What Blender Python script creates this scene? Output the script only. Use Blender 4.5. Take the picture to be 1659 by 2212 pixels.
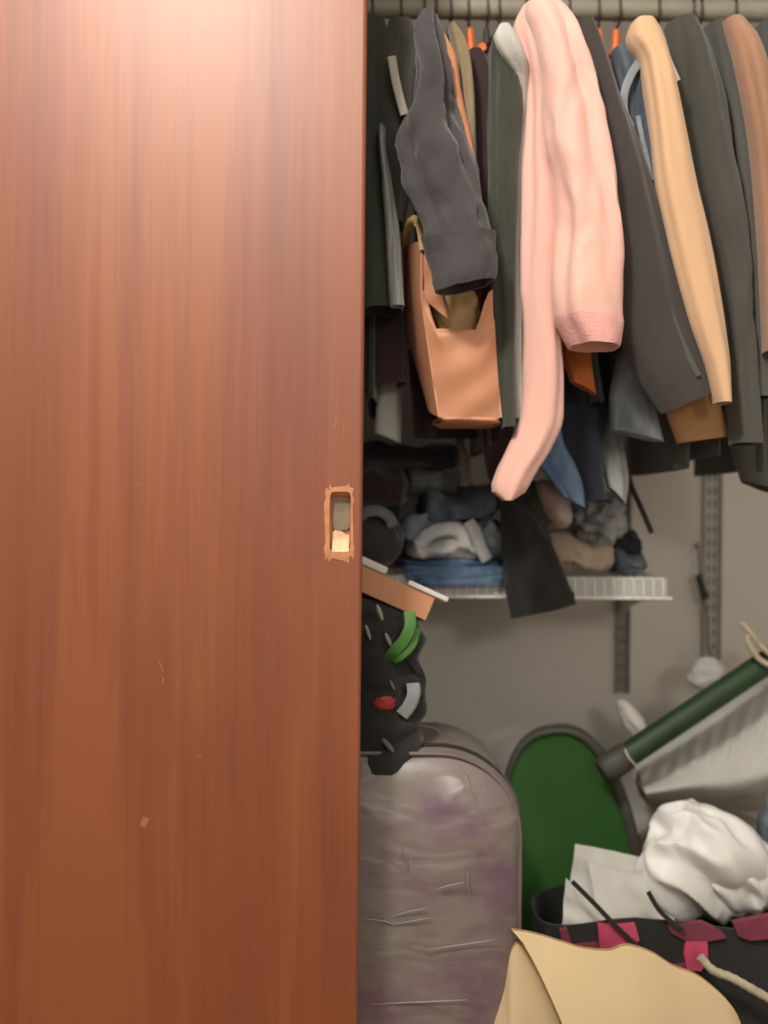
import bpy, math, random
import numpy as np
from mathutils import Vector, Matrix, noise as mnoise

for o in list(bpy.data.objects):
    bpy.data.objects.remove(o)
S = bpy.context.scene
C = S.collection

# ------------------------------------------------------------------ camera
F_PX, W_PX, H_PX = 1995.0, 1659.0, 2212.0
CAM_Z = 0.95
ROLL = math.radians(0.55)
cam_d = bpy.data.cameras.new('camera')
cam = bpy.data.objects.new('camera', cam_d)
C.objects.link(cam)
cam_d.sensor_fit = 'VERTICAL'
cam_d.sensor_height = 24.0
cam_d.lens = 24.0 * F_PX / H_PX
cam_d.clip_start = 0.02
cam.location = (0, 0, CAM_Z)
cam.rotation_euler = (Matrix.Rotation(math.radians(90), 3, 'X') @ Matrix.Rotation(ROLL, 3, 'Z')).to_euler()
cam_d.dof.use_dof = True
cam_d.dof.focus_distance = 1.16
cam_d.dof.aperture_fstop = (cam_d.lens / 1000.0) / 0.018
S.camera = cam

# ------------------------------------------------------------------ world, exposure
world = bpy.data.worlds.new('world')
S.world = world
world.use_nodes = True
world.node_tree.nodes['Background'].inputs[0].default_value = (0.9, 0.8, 0.7, 1)
world.node_tree.nodes['Background'].inputs[1].default_value = 0.02
S.view_settings.view_transform = 'Standard'
S.view_settings.look = 'None'
S.view_settings.gamma = 1.0
S.view_settings.use_curve_mapping = False
S.view_settings.exposure = 0.25

LAMP = Vector((-0.46, 0.08, 2.36))
LAMP_WATTS = 66.0
FILL_LAMP = Vector((0.72, -1.30, 1.42))
FILL_LAMP_WATTS = 23.0

# ------------------------------------------------------------------ helpers
def P(px, py, d):
    """point at distance d in front of the camera for a place in the photograph"""
    u, v = px - W_PX / 2, H_PX / 2 - py
    c, s = math.cos(ROLL), math.sin(ROLL)
    uu, vv = u * c - v * s, u * s + v * c
    return Vector((uu * d / F_PX, d, CAM_Z + vv * d / F_PX))

def PX(m, d):
    return m * F_PX / d

def mesh_obj(name, verts, faces, mat, parent=None, smooth=True, cls=None, kind=None):
    v = np.array([tuple(p) for p in verts], dtype=float)
    org = Vector(((v[:, 0].min() + v[:, 0].max()) / 2, (v[:, 1].min() + v[:, 1].max()) / 2, v[:, 2].min()))
    v -= np.array(org)
    me = bpy.data.meshes.new(name)
    me.from_pydata(v.tolist(), [], [tuple(f) for f in faces])
    me.update()
    if smooth:
        me.polygons.foreach_set('use_smooth', [True] * len(me.polygons))
        try:
            me.set_sharp_from_angle(angle=math.radians(48))
        except Exception:
            pass
    if mat is not None:
        me.materials.append(mat)
    o = bpy.data.objects.new(name, me)
    C.objects.link(o)
    if parent is not None:
        o.parent = parent
        off = Vector((0, 0, 0))
        q = parent
        while q is not None:
            off += q.location
            q = q.parent
        o.location = org - off
    else:
        o.location = org
    if kind:
        o['kind'] = kind
    return o

def thing(name, label, cat, loc, group=None):
    o = bpy.data.objects.new(name, None)
    o.empty_display_size = 0.05
    C.objects.link(o)
    o.location = loc
    return tag(o, label, cat, group)

def tag(o, label, cat, group=None):
    o['label'] = label
    o['category'] = cat
    if group:
        o['group'] = group
    return o

def struct(o):
    o['kind'] = 'structure'
    return o

class MB:
    def __init__(self):
        self.v, self.f = [], []
    def add(self, verts, faces):
        n = len(self.v)
        self.v += [Vector(p) for p in verts]
        self.f += [tuple(i + n for i in f) for f in faces]
        return self
    def box(self, x0, x1, y0, y1, z0, z1, bev=0.0, rot=None, piv=None):
        if bev <= 0:
            vs = [(x, y, z) for x in (x0, x1) for y in (y0, y1) for z in (z0, z1)]
            fs = [(0, 1, 3, 2), (4, 6, 7, 5), (0, 4, 5, 1), (2, 3, 7, 6), (0, 2, 6, 4), (1, 5, 7, 3)]
        else:
            import bmesh
            bm = bmesh.new()
            bmesh.ops.create_cube(bm, size=1.0)
            for q in bm.verts:
                q.co = Vector(((x0 + x1) / 2 + q.co.x * (x1 - x0), (y0 + y1) / 2 + q.co.y * (y1 - y0), (z0 + z1) / 2 + q.co.z * (z1 - z0)))
            bmesh.ops.bevel(bm, geom=list(bm.edges), offset=bev, segments=2, profile=0.5, affect='EDGES')
            bm.verts.index_update()
            vs = [tuple(q.co) for q in bm.verts]
            fs = [tuple(q.index for q in f.verts) for f in bm.faces]
            bm.free()
        if rot is not None:
            pv = Vector(piv) if piv else Vector(((x0 + x1) / 2, (y0 + y1) / 2, (z0 + z1) / 2))
            vs = [pv + rot @ (Vector(p) - pv) for p in vs]
        return self.add(vs, fs)
    def tube(self, pts, r, seg=8, flat=None, caps=True):
        """tube through pts; r is a number or list; flat=(wide, thin, normal) makes a strap"""
        pts = [Vector(p) for p in pts]
        n = len(pts)
        rs = r if isinstance(r, (list, tuple)) else [r] * n
        rings = []
        prev = None
        for i, p in enumerate(pts):
            t = (pts[min(i + 1, n - 1)] - pts[max(i - 1, 0)]).normalized()
            if flat is not None:
                b = Vector(flat[2])
                b = (b - t * b.dot(t)).normalized()
            else:
                ref = prev if prev is not None else (Vector((0, 0, 1)) if abs(t.z) < 0.9 else Vector((0, 1, 0)))
                b = (ref - t * ref.dot(t)).normalized()
                prev = b
            a = t.cross(b)
            ring = []
            for k in range(seg):
                th = 2 * math.pi * k / seg
                if flat is not None:
                    cx, cy = math.cos(th), math.sin(th)
                    ring.append(p + a * (flat[0] * math.copysign(abs(cx) ** 0.6, cx)) + b * (flat[1] * math.copysign(abs(cy) ** 0.6, cy)))
                else:
                    ring.append(p + (a * math.cos(th) + b * math.sin(th)) * rs[i])
            rings.append(ring)
        vs = [q for ring in rings for q in ring]
        fs = []
        for i in range(n - 1):
            for k in range(seg):
                fs.append((i * seg + k, i * seg + (k + 1) % seg, (i + 1) * seg + (k + 1) % seg, (i + 1) * seg + k))
        if caps:
            fs.append(tuple(range(seg - 1, -1, -1)))
            fs.append(tuple((n - 1) * seg + k for k in range(seg)))
        return self.add(vs, fs)
    def build(self, name, mat, parent=None, smooth=True, kind=None):
        return mesh_obj(name, self.v, self.f, mat, parent, smooth, kind=kind)

def smooth_path(pts, n):
    pts = [Vector(p) for p in pts]
    out = []
    m = len(pts) - 1
    for i in range(n):
        s = i / (n - 1) * m
        k = min(int(s), m - 1)
        t = s - k
        p0, p1, p2, p3 = pts[max(k - 1, 0)], pts[k], pts[k + 1], pts[min(k + 2, m)]
        out.append(0.5 * ((2 * p1) + (p2 - p0) * t + (2 * p0 - 5 * p1 + 4 * p2 - p3) * t * t + (3 * p1 - p0 - 3 * p2 + p3) * t ** 3))
    return out

def interp(xs, ys, x):
    """monotone smooth (Hermite) interpolation"""
    xs, ys = np.array(xs, float), np.array(ys, float)
    if len(xs) < 3:
        return float(np.interp(x, xs, ys))
    h = np.diff(xs)
    dl = np.diff(ys) / h
    m = np.zeros(len(xs))
    for i in range(1, len(xs) - 1):
        m[i] = 0 if dl[i - 1] * dl[i] <= 0 else 2 * dl[i - 1] * dl[i] / (dl[i - 1] + dl[i])
    m[0], m[-1] = dl[0], dl[-1]
    k = int(np.clip(np.searchsorted(xs, x) - 1, 0, len(xs) - 2))
    t = (x - xs[k]) / h[k]
    return float((2 * t ** 3 - 3 * t * t + 1) * ys[k] + (t ** 3 - 2 * t * t + t) * h[k] * m[k] + (-2 * t ** 3 + 3 * t * t) * ys[k + 1] + (t ** 3 - t * t) * h[k] * m[k + 1])

class Folds:
    """smooth pseudo random cloth folds on a tube: vertical pleats and slack wrinkles"""
    def __init__(self, seed, amp, ks=(2, 3, 5, 7), wr=0.35, wf=9.0):
        r = random.Random(seed)
        self.t = [(k, r.uniform(0, 6.28), r.uniform(-2.2, 2.2), amp * r.uniform(.5, 1.0) / (0.6 + 0.22 * k)) for k in ks]
        self.w = [(r.uniform(wf * .6, wf * 1.6), r.uniform(0, 6.28), r.choice((-2, -1, 1, 2)), amp * wr * r.uniform(.5, 1)) for _ in range(3)]
        self.seed = seed
        self.wf = wf
        self.wa = amp * wr * 1.7
    def __call__(self, th, t):
        v = sum(a * math.sin(k * th + p + w * t * 2) for k, p, w, a in self.t)
        c, s = math.cos(th), math.sin(th)
        q = Vector((c * 1.1 + self.seed * 1.7, s * 1.1, t * self.wf * .8 + c * .8))
        v += self.wa * (1.2 * mnoise.noise(q) + 1.0 * (.25 - abs(mnoise.noise(q * 1.7 + Vector((3, 1, 2))))) + .15 * mnoise.noise(q * 3.1))
        return v

def loft(stations, d, hd, seed=1, amp=0.004, n=44, m=44, tilt=0, expo=2.3, wr=0.35, wf=9.0, ks=(2, 3, 5, 7), hem=0.02, cap_top=True, doff=None):
    """closed cloth tube. stations: (py, xl, xr[, d[, hd]]) places in the photo; hem turned in at the bottom"""
    ys = [s[0] for s in stations]
    xl = [s[1] for s in stations]
    xr = [s[2] for s in stations]
    ds = [s[3] if len(s) > 3 and s[3] else d for s in stations]
    hs = [s[4] if len(s) > 4 and s[4] else hd for s in stations]
    fo = Folds(seed, amp, ks, wr, wf)
    rings = []
    for i in range(n):
        t = i / (n - 1)
        py = ys[0] + (ys[-1] - ys[0]) * t
        a, b = interp(ys, xl, py), interp(ys, xr, py)
        dd, hh = interp(ys, ds, py), interp(ys, hs, py)
        cen = P((a + b) / 2, py, dd)
        hw = max((b - a) / 2 * dd / F_PX, 0.0015)
        damp = min(1.0, hw / 0.018) * min(1.0, 0.25 + t * 5) * (1 - .55 * max(0, (t - .75) / .25))
        rings.append((cen, hw, hh, damp, t))
    verts, faces = [], []
    def ring(cen, hw, hh, damp, t, inset=0.0, dz=0.0):
        out = []
        for k in range(m):
            th = 2 * math.pi * k / m
            c, s = math.cos(th), math.sin(th)
            ex = 2.0 / expo
            x = math.copysign(abs(c) ** ex, c)
            y = math.copysign(abs(s) ** ex, s)
            f = fo(th, t) * damp
            px = x * max(hw + min(f, hw * .35) * 0.8 - inset, hw * 0.2)
            py = y * max(hh + f - inset, hh * 0.2)
            tl = -tilt * (hw / max(hw, 1e-6)) * 0
            z = -(tilt * cen[1] / F_PX) * (x * 0.5) * (t ** 3)
            out.append(Vector((cen.x + px, cen.y + py, cen.z + z + dz)))
        return out
    for r in rings:
        verts += ring(*r)
    if hem > 0:
        cen, hw, hh, damp, t = rings[-1]
        verts += ring(cen, hw, hh, damp, t, 0.0022, 0.0004)
        verts += ring(cen, hw, hh, damp, t, 0.004, hem)
        nn = n + 2
    else:
        nn = n
    for i in range(nn - 1):
        for k in range(m):
            faces.append((i * m + k, (i + 1) * m + k, (i + 1) * m + (k + 1) % m, i * m + (k + 1) % m))
    if cap_top:
        faces.append(tuple(range(m)))
    faces.append(tuple((nn - 1) * m + k for k in range(m - 1, -1, -1)))
    return verts, faces, rings

def band_ring(v, m, i0, i1, grow, first=1.35):
    """a thin band (cuff, hem) hugging rings i0..i1 of a loft's vertices"""
    vs, fs = [], []
    idx = list(range(i0, i1 + 1))
    for j, i in enumerate(idx):
        ring = v[i * m:(i + 1) * m]
        cen = sum(ring, Vector()) / m
        g = grow * (0.3 if j == len(idx) - 1 else first if j == 0 else 1)
        for p in ring:
            q = Vector((p.x - cen.x, p.y - cen.y, 0))
            vs.append(p + q.normalized() * g)
    for j in range(len(idx) - 1):
        for k in range(m):
            fs.append((j * m + k, (j + 1) * m + k, (j + 1) * m + (k + 1) % m, j * m + (k + 1) % m))
    return vs, fs

def torso(rings, z_hem, dx=0.0, hw=0.014, y0=1.335, y1=1.68, z_neck=1.70, seed=3, amp=0.004, follow=1.0, n=40, m=52):
    """the body of a garment on its hanger behind the sleeve: narrow along the rail, deep across it"""
    zs = [r[0].z for r in rings][::-1]
    xs = [r[0].x for r in rings][::-1]
    xtop = xs[-1]
    fo = Folds(seed, amp, (3, 5, 8, 11), 0.25, 7)
    verts, faces = [], []
    prof = [(0.0, 0.10, 0.35), (0.02, 0.22, 0.6), (0.05, 0.62, .9), (0.085, 0.95, 1.0), (0.12, 1.0, 1.0), (1.0, 1.0, 1.15)]
    L = z_neck - z_hem
    ym = (y0 + y1) / 2
    for i in range(n + 2):
        q = min(i / (n - 1), 1.0)
        inset = 0.0 if i < n else (0.002 if i == n else 0.004)
        u = q ** 1.3
        s = u * L
        z = z_neck - s
        # s in metres for shoulders
        e = interp([0, .02, .05, .085, .12, max(L, .13)], [.08, .2, .6, .93, 1, 1], min(s, max(L, .13)))
        w = interp([0, .02, .05, .085, .12, max(L, .13)], [.45, .7, .9, 1, 1, 1.15], min(s, max(L, .13)))
        xc = float(np.interp(z, zs, xs))
        xc = xtop + (xc - xtop) * follow + dx
        for k in range(m):
            th = 2 * math.pi * k / m
            c, sn = math.cos(th), math.sin(th)
            ex = 2 / 2.6
            f = fo(th, u) * min(1, u * 4)
            x = math.copysign(abs(c) ** ex, c) * max(hw * w + f * .6 - inset, .003)
            y = math.copysign(abs(sn) ** ex, sn) * max((y1 - y0) / 2 * e + f - inset, .004)
            verts.append(Vector((xc + x, ym + y, z + (0.015 if i == n + 1 else 0))))
    for i in range(n + 1):
        for k in range(m):
            faces.append((i * m + k, (i + 1) * m + k, (i + 1) * m + (k + 1) % m, i * m + (k + 1) % m))
    faces.append(tuple(range(m)))
    faces.append(tuple((n + 1) * m + k for k in range(m - 1, -1, -1)))
    return verts, faces

def folded(x0, x1, z0, z1, yf, yb, layers=2, seed=1, sag=0.0, n=30, m=56, rough=0.004, groove=0.006, tilt=0.0, yaw=0.0):
    """a folded garment lying flat, its rounded fold towards the front"""
    fo = Folds(seed, rough, (2, 3, 5), .5, 6)
    r = random.Random(seed)
    verts, faces = [], []
    zc, yc = (z0 + z1) / 2, (yf + yb) / 2
    hz, hy = (z1 - z0) / 2, (yb - yf) / 2
    ph = [r.uniform(0, 6.28) for _ in range(6)]
    for i in range(n):
        t = i / (n - 1)
        e = min(1.0, math.sin(math.pi * min(max(t, 0.0), 1.0)) * 3.2 + 0.02) ** 0.5
        x = x0 + (x1 - x0) * t
        for k in range(m):
            th = 2 * math.pi * k / m
            c, s = math.cos(th), math.sin(th)
            ex = 2 / 3.2
            yy = math.copysign(abs(c) ** ex, c)
            zz = math.copysign(abs(s) ** ex, s)
            g = 0.0
            if yy < 0.3:
                for L in range(1, layers):
                    zl = -1 + 2 * L / layers + 0.10 * math.sin(3 * t * 2 + ph[L % 6])
                    g += groove * math.exp(-((zz - zl) / 0.13) ** 2)
            f = fo(th, t)
            zv = zc + zz * (hz * (0.55 + .45 * e)) + (f + rough * .8 * math.sin(t * 7 + ph[0] + 3 * yy)) * (1 if zz > -0.6 else 0.15) + tilt * (t - .5)
            yv = yc + yy * (hy * e ** 0.3) + (g if yy < 0 else 0) + f * .8 + yaw * (t - .5)
            verts.append(Vector((x + 0.006 * math.sin(3 * th + ph[1]) * (1 - e), yv, max(zv, z0 + 0.0005 + tilt * (t - .5)))))
    for i in range(n - 1):
        for k in range(m):
            faces.append((i * m + k, i * m + (k + 1) % m, (i + 1) * m + (k + 1) % m, (i + 1) * m + k))
    faces.append(tuple(range(m - 1, -1, -1)))
    faces.append(tuple((n - 1) * m + k for k in range(m)))
    return verts, faces

def sabs(x):
    return math.sqrt(x * x + .0035) - .04

def crumple(cen, rad, seed=1, amp=0.2, freq=2.2, n=40, m=64, zmin=None, rot=None, ridge=True, expo=2.0, fine=.3, aniso=None):
    """crumpled cloth: ellipsoid with sharp-crested folds"""
    verts, faces = [], []
    cen = Vector(cen)
    off = Vector((seed * 3.17, seed * 1.93, seed * 5.1))
    for i in range(n + 1):
        ph = math.pi * i / n
        for k in range(m):
            th = 2 * math.pi * k / m
            d = Vector((math.sin(ph) * math.cos(th), math.sin(ph) * math.sin(th), math.cos(ph)))
            if expo != 2.0:
                d = Vector([math.copysign(abs(q) ** (2 / expo), q) for q in d])
            q = d * freq + off
            if aniso is not None:
                w_ = d.x + aniso[3] * d.z
                q = Vector((w_ * aniso[0], d.y * aniso[1], d.z * aniso[2])) * freq + off
            f = mnoise.noise(q)
            if ridge:
                f = 0.5 * f + (0.45 - sabs(mnoise.noise(q * 1.25 + Vector((7, 3, 1)))) * 1.6) * .8 + fine * (0.3 - sabs(mnoise.noise(q * 2.7)))
            p = Vector((d.x * rad[0], d.y * rad[1], d.z * rad[2])) * (1 + amp * f)
            if rot is not None:
                p = rot @ p
            p = cen + p
            if zmin is not None and p.z < zmin:
                p.z = zmin
            verts.append(p)
    for i in range(n):
        for k in range(m):
            faces.append((i * m + k, (i + 1) * m + k, (i + 1) * m + (k + 1) % m, i * m + (k + 1) % m))
    return verts, faces

# ------------------------------------------------------------------ materials
def new_mat(name):
    m = bpy.data.materials.new(name)
    m.use_nodes = True
    nt = m.node_tree
    b = nt.nodes['Principled BSDF']
    return m, nt, b

def N(nt, t, **kw):
    n = nt.nodes.new(t)
    for k, v in kw.items():
        if k in n.inputs:
            n.inputs[k].default_value = v
        else:
            setattr(n, k, v)
    return n

def col4(c):
    return (c[0], c[1], c[2], 1)

def srgb(r, g, b):
    f = lambda u: (u / 255) / 12.92 if u / 255 <= .04045 else ((u / 255 + .055) / 1.055) ** 2.4
    return (f(r), f(g), f(b))

def ramp(nt, pts):
    r = nt.nodes.new('ShaderNodeValToRGB')
    e = r.color_ramp.elements
    while len(e) < len(pts):
        e.new(0.5)
    for q, (p, c) in zip(e, pts):
        q.position = p
        q.color = col4(c)
    return r

def cloth(name, c, c2=None, rough=.88, sheen=.25, mottle=7.0, weave=420.0, bump=.25, spec=.25, stretch=(1, 1, .35)):
    m, nt, b = new_mat(name)
    c2 = c2 or tuple(q * .72 for q in c)
    tc = N(nt, 'ShaderNodeTexCoord')
    mp = N(nt, 'ShaderNodeMapping')
    mp.inputs['Scale'].default_value = stretch
    nt.links.new(tc.outputs['Object'], mp.inputs[0])
    no = N(nt, 'ShaderNodeTexNoise', Scale=mottle, Detail=4.0, Roughness=.6)
    nt.links.new(mp.outputs[0], no.inputs['Vector'])
    rp = ramp(nt, [(.36, c2), (.62, c)])
    nt.links.new(no.outputs[0], rp.inputs[0])
    nt.links.new(rp.outputs[0], b.inputs['Base Color'])
    b.inputs['Roughness'].default_value = rough
    b.inputs['Sheen Weight'].default_value = sheen
    b.inputs['Sheen Roughness'].default_value = .5
    b.inputs['Specular IOR Level'].default_value = spec
    wv = N(nt, 'ShaderNodeTexNoise', Scale=weave, Detail=2.0)
    nt.links.new(tc.outputs['Object'], wv.inputs['Vector'])
    w2 = N(nt, 'ShaderNodeTexNoise', Scale=26.0, Detail=4.0)
    nt.links.new(mp.outputs[0], w2.inputs['Vector'])
    ad = N(nt, 'ShaderNodeMath', operation='MULTIPLY_ADD')
    nt.links.new(w2.outputs[0], ad.inputs[0])
    ad.inputs[1].default_value = 2.4
    nt.links.new(wv.outputs[0], ad.inputs[2])
    bp = N(nt, 'ShaderNodeBump', Strength=bump, Distance=.003)
    nt.links.new(ad.outputs[0], bp.inputs['Height'])
    nt.links.new(bp.outputs[0], b.inputs['Normal'])
    return m

def denim(name, dark, light, wear=.5):
    m, nt, b = new_mat(name)
    tc = N(nt, 'ShaderNodeTexCoord')
    mp = N(nt, 'ShaderNodeMapping')
    mp.inputs['Scale'].default_value = (1, 1, .5)
    nt.links.new(tc.outputs['Object'], mp.inputs[0])
    n1 = N(nt, 'ShaderNodeTexNoise', Scale=14.0, Detail=5.0, Roughness=.65)
    nt.links.new(mp.outputs[0], n1.inputs['Vector'])
    wv = N(nt, 'ShaderNodeTexWave', Scale=260.0, Distortion=2.0)
    wv.bands_direction = 'DIAGONAL'
    nt.links.new(tc.outputs['Object'], wv.inputs['Vector'])
    mx = N(nt, 'ShaderNodeMath', operation='MULTIPLY_ADD')
    nt.links.new(wv.outputs['Fac'], mx.inputs[0])
    mx.inputs[1].default_value = .14
    nt.links.new(n1.outputs[0], mx.inputs[2])
    rp = ramp(nt, [(.40 + .15 * (.5 - wear), dark), (.80 + .2 * (.5 - wear), light)])
    nt.links.new(mx.outputs[0], rp.inputs[0])
    nt.links.new(rp.outputs[0], b.inputs['Base Color'])
    b.inputs['Roughness'].default_value = .9
    b.inputs['Specular IOR Level'].default_value = .2
    bp = N(nt, 'ShaderNodeBump', Strength=.3, Distance=.003)
    nt.links.new(mx.outputs[0], bp.inputs['Height'])
    nt.links.new(bp.outputs[0], b.inputs['Normal'])
    return m

def plain(name, c, rough=.5, metal=0.0, spec=.5, coat=0.0, var=.12, scale=12.0, bump=0.0):
    m, nt, b = new_mat(name)
    tc = N(nt, 'ShaderNodeTexCoord')
    no = N(nt, 'ShaderNodeTexNoise', Scale=scale, Detail=3.0)
    nt.links.new(tc.outputs['Object'], no.inputs['Vector'])
    rp = ramp(nt, [(.3, tuple(q * (1 - var) for q in c)), (.7, tuple(min(q * (1 + var), 1) for q in c))])
    nt.links.new(no.outputs[0], rp.inputs[0])
    nt.links.new(rp.outputs[0], b.inputs['Base Color'])
    b.inputs['Roughness'].default_value = rough
    b.inputs['Metallic'].default_value = metal
    b.inputs['Specular IOR Level'].default_value = spec
    b.inputs['Coat Weight'].default_value = coat
    if bump:
        bp = N(nt, 'ShaderNodeBump', Strength=bump, Distance=.003)
        nt.links.new(no.outputs[0], bp.inputs['Height'])
        nt.links.new(bp.outputs[0], b.inputs['Normal'])
    return m

def door_wood(name):
    m, nt, b = new_mat(name)
    tc = N(nt, 'ShaderNodeTexCoord')
    def mapped(scale):
        mp = N(nt, 'ShaderNodeMapping')
        mp.inputs['Scale'].default_value = scale
        nt.links.new(tc.outputs['Object'], mp.inputs[0])
        return mp
    m1 = mapped((9, 9, 0.9))
    broad = N(nt, 'ShaderNodeTexNoise', Scale=1.0, Detail=3.0, Roughness=.55, Distortion=.6)
    nt.links.new(m1.outputs[0], broad.inputs['Vector'])
    m2 = mapped((46, 46, 1.5))
    mid = N(nt, 'ShaderNodeTexNoise', Scale=1.0, Detail=5.0, Roughness=.6, Distortion=.4)
    nt.links.new(m2.outputs[0], mid.inputs['Vector'])
    m3 = mapped((420, 420, 7))
    fine = N(nt, 'ShaderNodeTexNoise', Scale=1.0, Detail=2.0)
    nt.links.new(m3.outputs[0], fine.inputs['Vector'])
    a1 = N(nt, 'ShaderNodeMath', operation='MULTIPLY_ADD')
    nt.links.new(mid.outputs[0], a1.inputs[0]); a1.inputs[1].default_value = .75
    nt.links.new(broad.outputs[0], a1.inputs[2])
    a2 = N(nt, 'ShaderNodeMath', operation='MULTIPLY_ADD')
    nt.links.new(fine.outputs[0], a2.inputs[0]); a2.inputs[1].default_value = .22
    nt.links.new(a1.outputs[0], a2.inputs[2])
    rp = ramp(nt, [(.58, (.145, .027, .006)), (.78, (.195, .041, .009)), (.92, (.225, .052, .012)), (1.0, (.255, .064, .015))])
    sc = N(nt, 'ShaderNodeMath', operation='MULTIPLY'); sc.inputs[1].default_value = .92
    nt.links.new(a2.outputs[0], sc.inputs[0])
    nt.links.new(sc.outputs[0], rp.inputs[0])
    nt.links.new(rp.outputs[0], b.inputs['Base Color'])
    b.inputs['Roughness'].default_value = .5
    b.inputs['Specular IOR Level'].default_value = .55
    b.inputs['Coat Weight'].default_value = .85
    b.inputs['Coat Roughness'].default_value = .52
    bp = N(nt, 'ShaderNodeBump', Strength=.06, Distance=.001)
    nt.links.new(a2.outputs[0], bp.inputs['Height'])
    nt.links.new(bp.outputs[0], b.inputs['Normal'])
    return m

M = {}
M['door'] = door_wood('door_veneer')
M['raw_wood'] = plain('raw_wood', (.50, .22, .10), .6, var=.25, scale=60, bump=.3)
M['lit_worn_wood'] = plain('lit_worn_wood', (.75, .45, .25), .5, var=.2, scale=80, bump=.3)  # worn wood, paler than raw_wood to paint in light on the lower face
M['cup'] = plain('pull_cup', (.23, .18, .125), .75, var=.25, scale=50)
M['wall'] = plain('wall_paint', (.70, .665, .61), .9, var=.03, scale=3, spec=.2)
M['room_wall'] = plain('room_wall_paint', (.50, .48, .45), .9, var=.03, scale=3, spec=.2)
M['ceil'] = plain('ceiling_paint', (.85, .84, .81), .95, var=.02, scale=3)
M['floor'] = plain('floor_carpet', (.22, .17, .12), .95, var=.2, scale=120, bump=.4)
M['rod'] = plain('rod_wood', (.30, .28, .22), .55, var=.1, scale=20)
M['wire_white'] = plain('wire_white', (.74, .73, .70), .4)
M['metal_grey'] = plain('metal_grey', (.16, .155, .15), .5, metal=.3)
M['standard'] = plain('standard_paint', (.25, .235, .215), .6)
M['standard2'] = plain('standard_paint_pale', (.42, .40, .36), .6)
M['slot'] = plain('slot_shadow', (.13, .12, .11), .8)
M['lip'] = plain('lip_grey', (.46, .46, .44), .5)
M['hook'] = plain('hook_wire', (.10, .09, .075), .35, metal=.8)
M['orange'] = plain('orange_plastic', (.75, .17, .035), .4)
M['blackpl'] = plain('black_plastic', (.02, .02, .022), .4)
M['c_black'] = cloth('cloth_black', (.028, .026, .028))
M['c_char'] = cloth('cloth_charcoal', (.056, .051, .054), bump=.45)
M['c_coat'] = cloth('cloth_coat', (.052, .044, .042), (.042, .036, .034), bump=.15)
M['c_dgreen'] = cloth('cloth_dark_green', (.050, .056, .042), (.034, .038, .030))
M['c_dslate'] = cloth('cloth_slate', (.10, .10, .092))
M['c_dgrey'] = cloth('cloth_dark_grey', (.078, .076, .064))
M['c_maroon'] = cloth('cloth_maroon', (.045, .024, .026))
M['c_silver'] = cloth('cloth_silver_satin', (.27, .27, .26), rough=.45, sheen=.1, spec=.6)
M['c_cream'] = cloth('cloth_cream', (.50, .47, .38))
M['c_salmon'] = cloth('cloth_salmon', (.56, .24, .115))
M['c_olive'] = cloth('cloth_olive', (.26, .20, .115))
M['c_white'] = cloth('cloth_white', (.52, .51, .48), (.45, .44, .41), sheen=.1)
M['c_white2'] = cloth('cloth_white_bright', (.66, .64, .60), (.58, .56, .52), sheen=.1)
M['c_pink'] = cloth('cloth_pink', (.80, .47, .40), (.76, .43, .37), mottle=5, sheen=.35, bump=.12)
M['c_pinkrib'] = cloth('cloth_pink_rib', (.78, .40, .37), (.72, .36, .34), mottle=30, bump=.5)
M['c_tan'] = cloth('cloth_tan', (.66, .42, .255), (.62, .39, .235), sheen=.2, bump=.12)
M['c_tan2'] = cloth('cloth_tan_lining', (.42, .23, .10), (.38, .20, .085))
M['c_brown'] = cloth('cloth_brown', (.42, .225, .14))
M['c_olive2'] = cloth('cloth_grey_brown', (.17, .13, .105))
M['c_rust'] = cloth('cloth_rust', (.50, .135, .035))
M['c_navy'] = cloth('cloth_navy', (.022, .024, .040))
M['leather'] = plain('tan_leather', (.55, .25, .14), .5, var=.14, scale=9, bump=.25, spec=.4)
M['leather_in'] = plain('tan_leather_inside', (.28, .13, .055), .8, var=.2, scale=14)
M['paper_tan'] = plain('tan_paper', (.55, .36, .17), .85, var=.1, scale=20)
M['denim_l'] = denim('denim_light', (.10, .13, .165), (.42, .44, .44), .5)
M['denim_m'] = denim('denim_mid', (.09, .13, .17), (.46, .50, .54), .6)
M['denim_s'] = denim('denim_shirt', (.045, .062, .085), (.17, .20, .23), .4)
M['denim_d'] = denim('denim_dark', (.045, .062, .085), (.27, .31, .35), .5)
M['denim_b'] = denim('denim_blue', (.045, .095, .20), (.20, .29, .40), .45)
M['denim_p'] = denim('denim_bleached', (.30, .31, .33), (.80, .79, .77), .6)
M['denim_a'] = denim('denim_acid', (.10, .11, .125), (.50, .50, .50), .55)
M['c_beige'] = cloth('cloth_beige', (.50, .41, .32))
M['c_teal'] = cloth('cloth_grey_teal', (.15, .16, .155))
M['c_blush'] = cloth('cloth_blush', (.55, .44, .40))
M['card'] = plain('cardboard', (.64, .49, .30), .85, var=.05, scale=6, spec=.2)
M['card_edge'] = plain('cardboard_edge', (.42, .27, .12), .9, var=.15, scale=90)
M['g_green'] = plain('green_shell', (.028, .105, .018), .55, var=.2, scale=4, spec=.35)
M['g_pole'] = plain('green_pole', (.016, .045, .014), .5, var=.3, scale=8)
M['g_rim'] = plain('grey_rim', (.055, .052, .045), .6)
M['pink_print'] = plain('pink_print', (.56, .07, .15), .6, var=.3, scale=25)
M['pink_dark'] = plain('pink_print_dark', (.20, .035, .065), .6, var=.3, scale=25)
M['c_bag'] = cloth('cloth_bag_black', (.024, .024, .022), bump=.4)
M['lime'] = plain('lime_strap', (.06, .19, .03), .5, var=.2, scale=30)
M['red'] = plain('red_tag', (.36, .03, .03), .6)
M['greybit'] = plain('grey_trim', (.27, .25, .22), .5, var=.2)
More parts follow.
